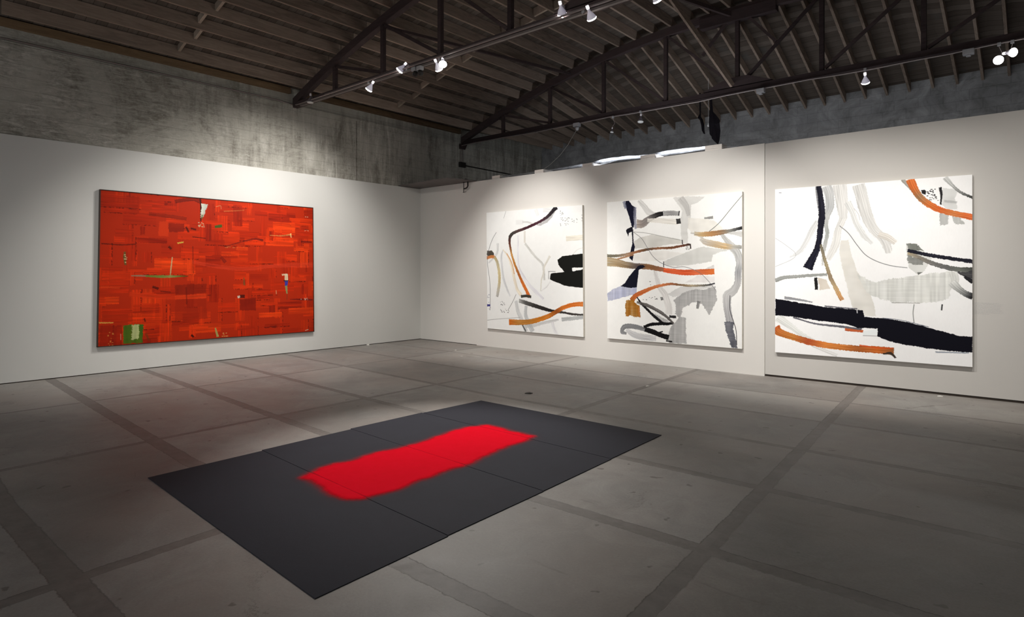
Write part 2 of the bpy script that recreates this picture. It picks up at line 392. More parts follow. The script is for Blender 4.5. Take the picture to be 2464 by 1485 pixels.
# conduits
c1 = empty('lighting_track', (0.05, Y1 - .07, 4.98), 'long grey lighting track and conduit under the near truss, carrying the bright lamps', 'lighting track')
MB().box(.35, 14.2, Y1 - .10, Y1 - .055, 4.955, 4.985).build('track_rail', M['track'], c1)
MB().tube([(.0, Y1 - .02, 5.05), (.35, Y1 - .1, 5.0), (.9, Y1 - .115, 5.0), (14.2, Y1 - .115, 5.005)], .013).build('conduit_pipe', M['conduit'], c1)
MB().tube([(1.2, Y1 - .075, 5.035), (14.2, Y1 - .075, 5.035)], .010).build('conduit_pipe', M['conduit'], c1)
c2 = empty('ceiling_conduit', (0.05, Y2 - .08, 4.97), 'thin pale conduit strung along the bottom of the far truss with small boxes', 'conduit')
pts = [(.02 + i * .5, Y2 - .075, 4.955 + .012 * math.sin(i * .9) + .006 * math.sin(i * 2.3)) for i in range(29)]
MB().tube(pts, .012).build('conduit_pipe', M['conduit'], c2)
for x in (7.715, 10.741):
    b = MB().box(x - .07, x + .07, Y2 - .13, Y2 - .04, 4.88, 4.965); b.box(x - .03, x + .03, Y2 - .12, Y2 - .05, 4.855, 4.88)
    b.build('junction_box', M['boxm'], c2, .008)
MB().box(3.62, 3.77, Y2 - .13, Y2 - .04, 4.89, 4.97).lathe([(.0, -.07), (.03, -.06), (.05, 0), (.0, .02)], Matrix.Translation((3.70, Y2 - .085, 4.87))).build('junction_box', M['boxm'], c2)
tag(MB().tube([(3.70, Y2 - .09, 4.83), (3.72, 1.15, 4.62), (3.75, .95, 4.42), (3.72, .7, 4.16), (3.68, .4, 3.92), (3.66, .10, 3.74), (3.64, .05, 3.70)], .008, 8).build('hanging_cable', M['cable']),
    'thin grey cable dangling from the far truss conduit to the white wall top', 'cable')
c3 = empty('wall_conduit', (0, -6, 5.07), 'pair of thin conduits running along the left concrete wall below the roof', 'conduit')
MB().tube([(-.015, -14, 5.085), (-.015, Y1 - .4, 5.085), (.0, Y1 - .03, 5.05)], .012).build('conduit_pipe', M['conduit'], c3)
MB().tube([(-.018, -14, 5.02), (-.018, Y1 - .6, 5.03), (-.018, Y1 - .15, 5.055)], .009).build('conduit_pipe', M['conc'], c3)
c4 = empty('wall_conduit', (0, 1.45, 4.5), 'two short vertical conduits dropping to a dark box on the concrete wall behind the corner', 'conduit')
MB().tube([(-.012, 1.40, 4.95), (-.012, 1.39, 4.52)], .011).build('conduit_pipe', M['conduit'], c4)
MB().tube([(-.012, 1.52, 5.0), (-.012, 1.475, 4.88), (-.012, 1.47, 4.52)], .011).build('conduit_pipe', M['conduit'], c4)
MB().box(-.03, .04, 1.33, 1.54, 4.40, 4.53).build('switch_box', M['black'], c4, .006)
tag(MB().tube([(-.012, 1.55, 4.46), (-.012, 4.8, 4.44)], .014).build('wall_pipe', M['black']), 'thin dark pipe running along the concrete wall beyond the small dark box', 'pipe')
tag(MB().add([(-.03, Y2 - .10, 4.88), (.0, Y2 - .10, 4.88), (.0, Y2 + .10, 4.88), (-.03, Y2 + .10, 4.88), (-.03, Y2 - .10, 5.0), (.08, Y2 - .10, 5.0), (.08, Y2 + .10, 5.0), (-.03, Y2 + .10, 5.0)],
    [(0,3,2,1),(4,5,6,7),(0,1,5,4),(1,2,6,5),(2,3,7,6),(3,0,4,7)]).build('bearing_bracket', M['truss']), 'dark bearing bracket holding the far truss on the concrete wall', 'bracket')

# ------------------------------------------------------------------ lamps
def rot_to(d):
    d = Vector(d).normalized(); return d.to_track_quat('-Z', 'Y').to_matrix().to_4x4()
def lamp(pos, aim, lit, mount, label, power=0, cone=60, blend=.8, col=(1, .955, .9), group='spotlights on the near truss', sc=1.):
    pos = Vector(pos); aim = Vector(aim); d = (aim - pos).normalized(); R = Matrix.Translation(pos) @ rot_to(d) @ Matrix.Scale(sc, 4)
    root = empty('spotlight', pos, label, 'lamp', group)
    body = MB().lathe([(.016, .085), (.019, .05), (.030, .03), (.046, .0), (.058, -.030), (.061, -.040)], R); bo = body.build('reflector_body', M['glow' if lit else 'glass'], root)
    MB().lathe([(.0, .128), (.018, .126), (.021, .12), (.021, .085), (.017, .080), (.0, .08)], R, 16).build('lamp_socket', M['neck' if lit else 'porc'], root)
    MB().lathe([(.061, -.040), (.0615, -.050), (.055, -.058), (.03, -.065), (.0, -.067)], R).build('lamp_lens', M['lens' if lit else 'deadlens'], root)
    q = R @ Vector((0, 0, .125)); mt = Vector(mount)
    side = Vector((.035, .03, -.02))
    MB().tube([mt, mt + Vector((0, 0, -.03)), (mt + q) / 2 + side, q + Vector((0, 0, .012)), q], .0055, 8).build('lamp_arm', M['conduit'], root)
    MB().box(mt.x - .022, mt.x + .022, mt.y - .02, mt.y + .02, mt.z - .02, mt.z + .03).build('lamp_clamp', M['boxm'], root, .004)
    if power:
        L = bpy.data.lights.new('lamp_beam', 'SPOT'); L.energy = power; L.spot_size = math.radians(cone); L.spot_blend = blend; L.color = col; L.shadow_soft_size = .02
        lo = bpy.data.objects.new('lamp_beam', L); COL.objects.link(lo); lo.matrix_world = Matrix.Translation(pos + d * .085 * sc) @ rot_to(d)
    return root
ty = Y1 - .09
G = 'spotlights on the near truss'; GF = 'spotlights on the far truss'
lamp((2.701, ty - .05, 4.86), (0, -4.1, 1.5), True, (2.60, ty, 4.97), 'lit lamp on the near truss, closest of the lit ones to the left wall', 370, 108)
lamp((3.524, ty - .03, 5.02), (0, -5.1, 1.4), True, (3.64, ty, 4.99), 'lit lamp on the near truss facing left, just beside the bare double fitting', 330, 64)
lamp((4.404, ty - .02, 4.86), (3.6, 0, 1.2), True, (4.42, ty, 4.97), 'left lamp of the close pair hanging together on the near truss', 720, 66)
lamp((4.545, ty - .05, 4.885), (7.35, -6.1, 0), True, (4.50, ty, 4.97), 'brighter right lamp of the close pair hanging together on the near truss', 980, 42)
lamp((6.785, ty - .02, 5.08), (5.4, 0, 1.5), True, (6.80, ty, 5.12), 'lit cone lamp overlapping the near truss rail, left one of the two upper lamps', 560, 66)
lamp((7.251, ty - .04, 4.89), (7.0, 0, 1.5), True, (7.12, ty, 4.98), 'lit cone lamp on a bent arm, right one of the two upper lamps', 560, 66)
lamp((8.162, ty - .04, 4.86), (9.0, 0, 1.2), True, (8.10, ty, 4.97), 'lit lamp at the very top edge of the picture', 330, 64)
lamp((9.386, 1.36, 4.78), (9.15, 3.6, 1.8), True, (9.38, Y2 - .075, 4.95), 'lone lit lamp hanging from the far truss above the rightmost painting', 120, 70, group=GF)
lamp((11.095, 1.33, 4.72), (11.2, -6.5, 1.6), True, (11.1, Y2 - .075, 4.95), 'dazzling lamp on the far truss facing the camera at the right edge', 60, 70, group=GF)
lamp((11.231, 1.33, 4.79), (13.2, -.6, 4.1), True, (11.25, Y2 - .075, 4.95), 'second lamp just right of the dazzling one, at the right edge', 40, 70, group=GF)

# unlit fittings
lamp((.751, ty - .02, 5.0), (.70, ty - .04, 4.0), False, (.70, ty, 4.97), 'unlit white lamp on the near truss beside the left concrete wall', group='spotlights on the near truss')
b = empty('lamp_fitting', (3.89, ty - .03, 4.96), 'dark grey double lamp fitting with no bulb beside the left-facing lamp on the near truss', 'lamp fitting')
MB().box(3.80, 3.90, ty - .06, ty + .02, 4.90, 4.97).box(3.93, 4.03, ty - .06, ty + .02, 4.89, 4.96).build('fitting_box', M['boxm'], b, .01)
MB().lathe([(.0, .05), (.035, .04), (.045, -.02), (.03, -.04), (.0, -.04)], Matrix.Translation((3.86, ty - .02, 4.86)) @ Matrix.Rotation(.5, 4, 'Y')).lathe([(.0, .05), (.035, .04), (.045, -.02), (.03, -.04), (.0, -.04)], Matrix.Translation((3.99, ty - .02, 4.85)) @ Matrix.Rotation(-.5, 4, 'Y')).build('lamp_holder', M['black'], b)
lamp((5.289, 1.36, 4.79), (5.29, 1.0, 2.), False, (5.28, Y2 - .075, 4.95), 'unlit pale lamp hanging under the middle of the far truss', group='spotlights on the far truss')
lamp((4.605, 1.36, 4.66), (4.5, 1.2, 3.), False, (4.62, Y2 - .075, 4.95), 'small unlit bulb hanging lower, left of the other unlit lamp on the far truss', group='spotlights on the far truss', sc=.6)
tag(MB().lathe([(.0, .06), (.012, .055), (.014, .03), (.030, .0), (.022, -.022), (.0, -.03)], Matrix.Translation((6.02, 3.05, 4.86))).tube([(6.02, 3.05, 4.91), (6.02, 3.05, 5.9)], .003, 6).build('hanging_bulb', M['bulb']),
    'tiny pale bulb hanging between the two torn black sheets', 'bulb')
# torn black sheets
def shard(pts, y, lab):
    b = MB(); n = len(pts); cx = sum(p[0] for p in pts) / n; cz = sum(p[1] for p in pts) / n
    f = [(x, y + .03 * math.sin(i * 2.1), z) for i, (x, z) in enumerate(pts)]; k = [(x, q + .012, z) for x, q, z in f]
    vs = [(cx, y - .03, cz)] + f + [(cx, y - .018, cz)] + k; fs = []
    for i in range(n):
        j = (i + 1) % n; fs += [(0, 1 + j, 1 + i), (n + 1, n + 2 + i, n + 2 + j), (1 + i, 1 + j, n + 2 + j, n + 2 + i)]
    b.add(vs, fs); return tag(b.build('torn_sheet', M['cloth']), lab, 'sheet', 'torn black sheets by the far wall')
shard([(5.826,5.60),(5.826,5.14),(5.80,5.05),(5.845,5.0),(5.865,4.88),(5.90,4.76),(5.927,4.69),(5.95,4.68),(5.958,4.76),(5.943,4.87),(5.90,5.0),(5.873,5.07),(5.86,5.2),(5.85,5.6)], 3.0, 'narrow torn black sheet hanging above the right wall, left one of two')
shard([(6.065,5.65),(6.065,5.26),(6.06,4.9),(6.065,4.66),(6.10,4.60),(6.126,4.55),(6.18,4.48),(6.231,4.42),(6.27,4.41),(6.284,4.5),(6.295,4.7),(6.298,4.85),(6.291,4.93),(6.2,5.06),(6.126,5.16),(6.10,5.65)], 3.0, 'wide torn black sheet hanging above the right wall, right one of two')

# ------------------------------------------------------------------ things on top of the right partition
tag(MB().hexa([(-.028, -.66, HP + .01), (1.76, -.76, HP + .01), (1.90, .02, HP + .012), (-.028, .06, HP + .012), (-.028, -.66, HP + .026), (1.76, -.76, HP + .026), (1.90, .02, HP + .03), (-.028, .06, HP + .03)]).build('overhead_board', M['board']),
    'flat grey board lying across the top of the white walls in the corner', 'board')
cl = empty('clamp', (1.62, -.02, HP), 'black C-shaped clamp gripping the end of the grey corner board', 'clamp')
MB().tube([(1.60, -.10, HP + .06), (1.66, -.10, HP + .07), (1.72, -.10, HP + .05), (1.73, -.10, HP - .02), (1.73, -.10, HP - .09), (1.70, -.10, HP - .125), (1.65, -.10, HP - .14), (1.60, -.10, HP - .14)], .016, 8).build('clamp_frame', M['black'], cl)
MB().tube([(1.60, -.10, HP + .005), (1.60, -.10, HP - .23)], .008, 8).lathe([(.0, .012), (.022, .01), (.022, 0), (.0, 0)], Matrix.Translation((1.60, -.10, HP - .005)), 12).build('clamp_screw', M['black'], cl)
MB().tube([(1.57, -.10, HP - .22), (1.68, -.10, HP - .215)], .005, 6).build('clamp_handle', M['black'], cl)
BX = [(2.40, .07, 'first pale wood block from the corner on top of the right wall, white painted face'), (3.60, .07, 'second wood block on the right wall, where the dangling cable lands'),
      (4.79, .065, 'third wood block from the corner poking out under the plastic sheeting'), (6.06, .07, 'broad brown wood block under the bright part of the plastic sheeting'),
      (7.28, .085, 'raised brown wood block at the high right end of the plastic sheeting')]
for x, h, lab in BX:
    tag(MB().box(-.03, .26 if x > 5 else .2, -.11, .30, 0, h).build('wood_block', M['pine']), lab, 'wood block', 'wood blocks on top of the right wall').location = (x, .12, HP + .012)
def sheet():
    nx, ny = 260, 22; xs = np.linspace(1.90, 8.20, nx); vs = []
    kx = [1.85, 2.4, 3.0, 3.6, 4.1, 4.75, 5.2, 6.0, 6.5, 7.26, 7.55, 7.75, 8.25]; kz = [.012, .085, .07, .09, .07, .085, .15, .12, .135, .13, .07, .02, .012]
    rng = np.random.default_rng(5); ph = rng.random(12) * 6.28
    for j in range(ny):
        v = j / (ny - 1)
        for i, x in enumerate(xs):
            z = np.interp(x, kx, kz)
            w = sum(math.sin(x * (3 + 2.3 * k) + v * (2 + k) * 3 + ph[k]) / (2 + k) for k in range(10)) * .008
            w += .012 * math.sin(v * 14 + math.sin(x * 1.7) * 2)
            zz = .016 + (z + .028 - .016) * min(1, v * 2.2 + .12) + w * min(1, v * 3 + .3)
            vs.append((x, -.005 + v * .62, HP + max(zz, .014)))
    fs = [(j*nx+i, j*nx+i+1, (j+1)*nx+i+1, (j+1)*nx+i) for j in range(ny-1) for i in range(nx-1)]
    b = MB(); b.add(vs, fs, True); o = b.build('plastic_sheeting', M['plastic'])
    return tag(o, 'crumpled clear plastic sheeting lying along the top of the white right wall', 'plastic sheet')
sheet()

# ------------------------------------------------------------------ paintings
ART = {'1':[['bg',(240,242,241)],
['s',[[873,257],[1072,262]],[100,98],[(224,226,226)],0.7,0],
['s',[[584,1],[517,151]],[8,8],[(120,120,125)],0.8,0],
['s',[[1420,10],[1487,140]],[96,95],[(220,222,224)],0.5,1],
['s',[[1622,23],[1910,61]],[118,115],[(205,207,210)],0.5,1],
['p',[[1753,155],[1940,84],[1857,192],[1725,298],[1538,356],[1430,343],[1619,276]],(150,150,152),0.75,1],
['s',[[1058,255],[1212,273],[1335,311]],[39,39,38],[(190,190,190)],0.6,1],
['s',[[338,696],[322,873],[245,983],[59,1115]],[62,67,57,42],[(206,208,208)],0.7,1],
['s',[[928,539],[924,862],[936,1185],[1061,1398],[1254,1608],[1470,1771],[1603,1870]],[35,40,54,73,72,81,70],[(226,226,232)],0.85,1],
['s',[[502,832],[441,963],[454,1184],[497,1447],[598,1686],[685,1836]],[26,56,62,61,51,35],[(205,208,211)],0.8,1],
['s',[[487,832],[605,944],[692,1075],[762,1271],[818,1465],[888,1679],[1001,1805]],[20,46,66,75,75,74,84],[(232,222,202)],0.9,1],
['s',[[605,922],[749,1141],[811,1357]],[20,20,20],[(208,140,80)],0.8,1],
['s',[[1962,0],[1871,69],[1752,165],[1593,246],[1404,314],[1155,388],[928,442],[784,487],[702,553],[681,651],[700,771],[737,924],[821,1141],[934,1356],[1046,1548],[1142,1695],[1230,1841]],[105,83,70,57,57,58,59,70,76,66,55,50,55,64,74,78,82],[(30,28,34),(35,30,34),(45,36,40),(62,36,46),(70,38,48),(66,36,44),(70,50,48),(62,58,54),(56,50,46),(80,48,44),(110,62,40),(205,150,80),(190,125,55),(170,100,50),(200,105,40),(205,105,40),(200,100,45)],1,1],
['s',[[1000,1833],[1141,1822],[1274,1833]],[59,58,58],[(62,62,56)],1,1],
['s',[[858,1798],[756,1964],[623,2143]],[10,10,10],[(95,95,95)],0.9,0],
['p',[[5,845],[154,843],[215,905],[214,956],[4,958]],(72,66,58),1,1],
['s',[[-2,1007],[122,986],[229,987]],[69,68,68],[(205,130,75)],1,1],
['s',[[238,987],[319,1117],[369,1316],[376,1537],[344,1714],[304,1859]],[68,78,77,77,83,78],[(185,165,120),(190,180,150),(205,190,145),(195,180,140),(200,195,180),(185,185,182)],1,1],
['s',[[295,451],[187,581],[93,757],[29,958],[27,1183],[86,1519],[99,1809],[87,2167]],[10,10,11,11,11,11,11,11],[(95,95,100)],0.9,0],
['s',[[1112,460],[1110,695]],[49,49],[(216,212,204)],0.8,1],
['s',[[1124,717],[1288,890],[1424,1018],[1584,1145],[1622,1269],[1634,1476]],[49,58,52,52,56,47],[(200,201,197)],0.85,1],
['s',[[1783,991],[1717,1083],[1636,1207],[1608,1352],[1553,1498],[1538,1706]],[51,47,47,42,38,19],[(216,214,204)],0.85,1],
['s',[[1791,1515],[1685,1620],[1551,1706]],[28,28,28],[(222,222,222)],0.7,1],
['s',[[2203,644],[2612,633]],[103,100],[(226,221,207)],0.9,1],
['s',[[2609,834],[2477,871],[2353,968]],[17,18,18],[(220,220,218)],0.8,0],
['p',[[1976,1065],[2104,995],[2254,979],[2615,948],[2612,1218],[2338,1224],[2345,1298],[2612,1257],[2608,1613],[2444,1612],[2148,1580],[1920,1513],[1778,1458],[1806,1341],[2151,1308],[2001,1167]],(20,22,20),1,2],
['s',[[1741,1300],[1923,1301]],[12,11],[(110,110,110)],0.8,0],
['s',[[1754,1304],[1744,1454]],[19,19],[(150,150,150)],0.8,1],
['s',[[943,1925],[1112,1961],[1359,2015],[1575,2058],[1837,2104],[2142,2124],[2341,2144],[2602,2143]],[84,88,86,80,60,40,40,39],[(175,175,172),(90,90,88),(48,46,44),(40,38,36),(36,34,32),(50,46,44),(60,56,54),(70,68,64)],1,1],
['s',[[1107,2460],[1355,2424],[1678,2342],[1989,2273]],[73,72,61,41],[(195,196,196)],0.8,1],
['s',[[2078,2262],[2340,2228],[2601,2190]],[77,75,74],[(165,169,170)],0.85,1],
['s',[[857,1938],[912,2151],[1024,2359],[1134,2565]],[84,99,103,97],[(198,201,202)],0.75,1],
['s',[[1139,2034],[1123,2205],[1191,2371],[1313,2552]],[73,88,106,120],[(180,184,186)],0.75,1],
['s',[[1023,2423],[1120,2565]],[34,34],[(85,85,85)],0.9,1],
['s',[[1834,2333],[1885,2473],[1960,2579]],[74,73,73],[(224,225,228)],0.8,1],
['s',[[1,2395],[324,2351],[680,2314],[968,2281]],[11,10,10,10],[(135,135,135)],0.7,0],
['s',[[656,2397],[910,2391],[1191,2366],[1465,2302],[1731,2216],[1940,2113],[2118,2024],[2367,1954],[2604,1935]],[126,114,106,100,93,87,86,84,91],[(205,105,30),(185,125,55),(180,120,50),(205,125,40),(200,115,35),(150,80,30),(205,110,35),(210,110,40),(212,125,62)],1,1],
['s',[[-5,2063],[88,2060]],[48,47],[(62,62,135)],1,1],
['d',[2051,70,2123,379],16,(60,60,62)],
['d',[2163,229,2274,365],14,(110,110,112)],
['d',[2337,248,2506,356],8,(90,90,90)],
['d',[387,1944,536,2048],14,(70,70,72)],
['d',[386,2120,652,2196],20,(60,60,62)],
['d',[2581,192,2617,332],8,(40,40,44)],
['d',[6,1812,96,2167],10,(90,90,120)]],
'2':[['bg',(243,244,242)],
['p',[[-1,1729],[139,1648],[291,1601],[636,1617],[612,1736],[266,1822],[10,1880]],(150,156,188),0.75,3],
['s',[[677,13],[784,127],[879,239],[995,299]],[82,99,121,89],[(206,206,204)],0.85,1],
['p',[[1348,8],[1623,7],[1931,40],[1815,132],[1687,164],[1677,326],[1687,387],[1622,588],[1633,812],[1513,830],[1502,644],[1503,378],[1525,256],[1470,170]],(208,208,205),0.85,1],
['s',[[1492,28],[1601,179],[1644,344]],[127,105,63],[(165,164,162)],0.5,1],
['p',[[1633,384],[1962,421],[2127,469],[2248,593],[2248,632],[2024,640],[1815,636],[1687,611],[1633,568]],(228,226,219),0.85,1],
['s',[[1931,406],[2076,399]],[29,52],[(120,120,118)],0.8,1],
['p',[[578,762],[687,701],[925,645],[1178,691],[1491,757],[1535,830],[1269,834],[1040,870],[806,892],[590,896]],(205,204,198),0.9,1],
['s',[[567,584],[854,621],[1178,695],[1524,772]],[11,11,11,11],[(150,150,146)],0.7,0],
['p',[[1178,1135],[1491,1018],[1772,921],[1920,890],[2127,925],[2368,950],[2208,986],[2086,1027],[2049,1146],[1815,1181],[1491,1220],[1200,1208]],(203,204,200),0.88,1],
['p',[[565,1004],[853,962],[1178,947],[1579,995],[1469,1024],[1178,1114],[853,1128],[565,1113]],(232,230,224),0.7,1],
['s',[[993,1282],[1085,1577],[1199,1743],[1267,1950],[1267,2075]],[67,88,122,130,130],[(216,214,212)],0.7,1],
['p',[[1578,1507],[1814,1383],[2106,1401],[2106,1501]],(225,222,221),0.8,1],
['p',[[1930,1272],[2096,1202],[2096,1282]],(200,200,198),0.8,1],
['p',[[1245,1721],[1490,1581],[2086,1531],[2096,1580],[1899,1614],[1534,1734],[1357,1770]],(198,198,197),0.8,1],
['p',[[1357,1822],[1578,1671],[1772,1616],[1899,1634],[2127,1560],[2147,1798],[2096,1889],[2013,2058],[1951,1965],[1888,1876],[1804,1849],[1707,1852],[1538,1960],[1490,2107],[1588,2123],[1594,2390],[1616,2573],[1266,2588],[1266,2389],[1356,2238],[1468,2129],[1390,2049],[1412,1924]],(158,158,158),0.85,3],
['s',[[1825,1828],[1804,1950]],[62,46],[(110,110,110)],0.8,1],
['s',[[2208,670],[2309,791],[2388,891],[2487,1010],[2526,1166],[2506,1321],[2497,1496],[2428,1633],[2329,1714],[2319,1871],[2345,2028],[2365,2154]],[52,79,130,129,109,109,109,130,151,131,123,119],[(165,165,163),(180,180,178),(185,185,183),(178,179,178),(172,173,174),(140,142,146),(165,165,166),(175,175,175),(180,180,180),(170,170,172),(160,160,163),(150,150,154)],0.88,3],
['p',[[2273,2153],[2438,2151],[2428,2259],[2458,2413],[2497,2582],[2389,2579],[2339,2421],[2299,2286]],(78,80,90),0.95,3],
['s',[[2369,1713],[2369,1948],[2428,2141],[2472,2295],[2484,2529]],[12,12,12,12,12],[(62,62,66)],0.9,0],
['s',[[2568,67],[2388,268],[2228,454],[2127,548],[2014,633]],[10,10,10,10,10],[(80,84,80)],0.9,0],
['s',[[2308,674],[2447,679],[2568,703]],[20,59,97],[(190,190,188)],0.8,1],
['s',[[1687,641],[1836,677],[1920,800]],[42,62,49],[(205,203,196)],0.85,1],
['s',[[1751,664],[1878,678],[2045,674],[2208,660],[2368,637],[2467,618],[2568,595]],[71,78,89,80,55,47,50],[(190,180,160),(195,165,120),(175,130,85),(150,118,88),(120,120,115),(80,80,80),(24,24,28)],1,1],
['s',[[1857,758],[1962,817],[2127,855],[2289,893],[2428,906],[2560,915]],[62,106,109,99,71,58],[(195,190,180),(190,180,165),(188,165,132),(202,170,122),(170,166,156),(150,150,146)],0.95,3],
['s',[[640,441],[760,442],[878,367],[1042,301],[1161,281]],[160,140,116,88,74],[(170,158,148),(140,132,128),(130,126,124),(40,38,38),(12,12,14)],1,1],
['s',[[1168,281],[1315,281],[1470,298]],[92,90,77],[(150,150,150),(140,140,140),(165,165,165)],1,3],
['s',[[1470,257],[1461,330]],[21,21],[(25,25,28)],1,1],
['s',[[855,387],[1087,402],[1269,428],[1448,447]],[67,88,95,85],[(226,223,215)],0.85,1],
['s',[[1421,439],[1492,430]],[94,93],[(45,45,46)],1,1],
['p',[[397,4],[476,3],[544,101],[621,138],[628,225],[597,331],[572,507],[530,479],[482,303],[433,192],[409,103]],(20,22,42),1,2],
['s',[[597,137],[597,331],[615,526]],[55,59,46],[(140,142,158)],0.85,3],
['s',[[359,13],[409,136]],[56,56],[(92,98,122)],0.75,3],
['p',[[402,550],[494,499],[560,476],[547,571],[474,603],[459,667],[432,605]],(24,24,34),1,2],
['s',[[542,544],[552,696],[559,848]],[37,23,32],[(28,28,38)],1,1],
['p',[[561,762],[595,849],[565,1022],[541,1121],[477,1064],[497,955],[529,847]],(18,20,38),1,2],
['s',[[1,1018],[218,1021],[443,994],[638,954],[853,915],[1086,898],[1314,897],[1491,870],[1665,844]],[58,52,46,46,45,40,43,38,34],[(110,108,92),(120,112,95),(165,135,110),(150,95,60),(90,72,56),(145,95,65),(115,75,50),(110,62,42),(62,46,40)],1,1],
['s',[[1526,764],[1531,840]],[17,17],[(40,38,38)],1,0],
['s',[[1674,838],[1682,919]],[23,23],[(55,45,42)],1,0],
['d',[1590,873,1665,925],8,(80,80,78)],
['s',[[230,1083],[393,1045],[565,1004]],[33,33,32],[(165,120,85)],0.9,1],
['s',[[0,1130],[192,1149],[417,1194],[638,1217],[853,1228],[1040,1261],[1182,1286]],[183,152,116,105,99,84,74],[(165,150,120),(165,142,108),(140,118,88),(84,74,72),(135,95,62),(130,88,60),(160,90,60)],1,3],
['s',[[1177,1292],[1358,1313],[1578,1333],[1836,1326],[2098,1316]],[79,90,97,95,97],[(228,92,48),(225,100,58),(215,88,48),(205,100,60),(208,105,45)],1,1],
['p',[[758,1196],[810,1228],[674,1286],[637,1610],[515,1621],[292,1594],[392,1522],[466,1412],[589,1282],[662,1217]],(17,19,35),1,2],
['s',[[567,589],[735,713],[853,887],[970,1049],[1132,1166],[1358,1240],[1578,1237],[1836,1332],[2003,1482],[2127,1630]],[9,9,9,9,9,9,8,8,8,8],[(110,110,112)],0.85,0],
['s',[[1173,1139],[1173,1236]],[15,15],[(42,42,44)],1,0],
['s',[[2106,1513],[1982,1546],[1708,1561],[1490,1550],[1313,1536],[1131,1563],[946,1613],[756,1690],[612,1762],[526,1851]],[24,33,38,34,39,48,62,77,87,97],[(35,35,42),(90,90,88),(170,155,128),(115,88,62),(160,95,60),(208,122,72),(205,120,68),(195,100,48),(195,102,50),(170,90,35)],1,1],
['p',[[415,1850],[563,1835],[611,1909],[696,1950],[703,2157],[562,2150],[538,2130],[402,2149],[385,1961]],(160,104,34),1,3],
['s',[[672,1983],[683,2134]],[23,23],[(205,130,70)],0.9,1],
['s',[[1119,1808],[1158,1796]],[62,61],[(112,112,112)],0.9,1],
['p',[[898,2049],[1084,2105],[1289,2200],[1130,2233],[968,2142]],(150,150,150),0.7,3],
['s',[[636,1790],[732,1905],[851,2008],[968,2110],[1084,2189],[1176,2248],[1356,2228]],[23,41,45,45,53,53,39],[(18,18,20)],1,1],
['s',[[636,1883],[851,1933],[1038,2011],[1199,2099],[1361,2232]],[46,63,58,52,35],[(88,84,82)],0.95,3],
['s',[[1285,2116],[1406,2115]],[48,47],[(40,40,42)],1,1],
['s',[[414,2398],[561,2477],[754,2512],[1018,2522]],[70,115,114,89],[(190,191,194)],0.85,3],
['s',[[802,2371],[610,2335],[439,2331],[351,2362],[326,2443],[413,2469]],[77,87,93,84,80,47],[(122,124,127)],0.95,1],
['s',[[779,2329],[921,2274],[1107,2251],[1271,2243]],[50,58,53,43],[(14,14,16)],1,1],
['s',[[802,2371],[944,2401],[1106,2452],[1266,2490]],[90,94,84,96],[(14,14,16)],1,1],
['s',[[1037,2425],[1152,2388]],[22,22],[(18,18,20)],1,1],
['s',[[1221,2550],[1333,2556]],[26,26],[(18,18,20)],1,1],
['d',[756,1754,1062,1831],9,(50,50,52)],
['d',[816,1496,922,1558],3,(90,90,90)]],
'3':[['bg',(250,251,252)],
['s',[[60,56],[95,61]],[9,9],[(90,90,100)],0.8,0],
['s',[[614,527],[543,655],[461,827],[358,979],[221,1055]],[55,84,77,64,22],[(208,210,211)],0.8,1],
['s',[[921,7],[941,158],[960,330],[969,501]],[183,171,154,101],[(222,222,220)],0.85,1],
['s',[[969,501],[902,669],[863,881],[764,1095]],[81,94,111,83],[(224,224,221)],0.85,1],
['s',[[745,15],[784,147],[788,320],[745,447],[735,576],[754,706],[725,878],[695,1050],[689,1180]],[133,128,115,95,62,50,54,29,21],[(200,202,203),(195,197,198),(175,178,180),(190,192,192),(175,178,176),(150,155,152),(170,172,170),(180,182,180),(190,190,190)],0.9,1],
['s',[[1169,28],[1207,178],[1244,348],[1300,538],[1373,687],[1482,815],[1535,939],[1550,1011]],[159,158,158,145,125,115,107,69],[(214,214,212)],0.9,1],
['s',[[1428,751],[1536,796],[1628,870]],[77,88,68],[(220,216,209)],0.9,1],
['s',[[1027,271],[1094,423],[1150,594],[1244,766],[1340,873]],[89,72,76,71,35],[(222,224,223)],0.85,1],
['s',[[1113,361],[1169,448],[1188,533]],[8,8,8],[(190,190,190)],0.7,0],
['s',[[921,605],[1037,716],[1150,889],[1262,1037],[1409,1133],[1589,1196],[1773,1223]],[10,10,10,10,10,10,9],[(120,122,124)],0.9,0],
['s',[[6,758],[168,875],[305,1001],[253,1089],[6,1199]],[7,7,6,7,7],[(155,155,158)],0.8,0],
['s',[[604,3],[612,135],[637,354]],[25,29,21],[(120,122,128)],0.9,1],
['s',[[635,1],[657,138],[677,313],[677,486],[657,659],[641,811],[604,962],[543,1092],[482,1228]],[63,75,88,92,84,79,88,106,140],[(17,17,33)],1,1],
['p',[[931,819],[1037,822],[1075,1013],[1150,1267],[1262,1434],[1336,1641],[1400,1908],[1225,1915],[1093,1795],[1036,1585],[969,1267],[921,1011]],(224,222,215),0.92,1],
['p',[[1150,1309],[1373,1433],[1589,1379],[1952,1317],[2298,1263],[2354,1383],[2265,1520],[2249,1637],[2019,1703],[1589,1700],[1336,1620],[1262,1559]],(216,218,214),0.88,3],
['s',[[2298,1286],[2314,1403],[2282,1481]],[88,88,88],[(205,207,203)],0.7,3],
['s',[[1589,1712],[1918,1708]],[11,11],[(150,150,146)],0.9,1],
['s',[[1853,1728],[1841,1849],[1853,1988]],[11,11,11],[(140,142,140)],0.9,0],
['s',[[2173,1718],[2166,1796]],[16,16],[(60,60,62)],1,0],
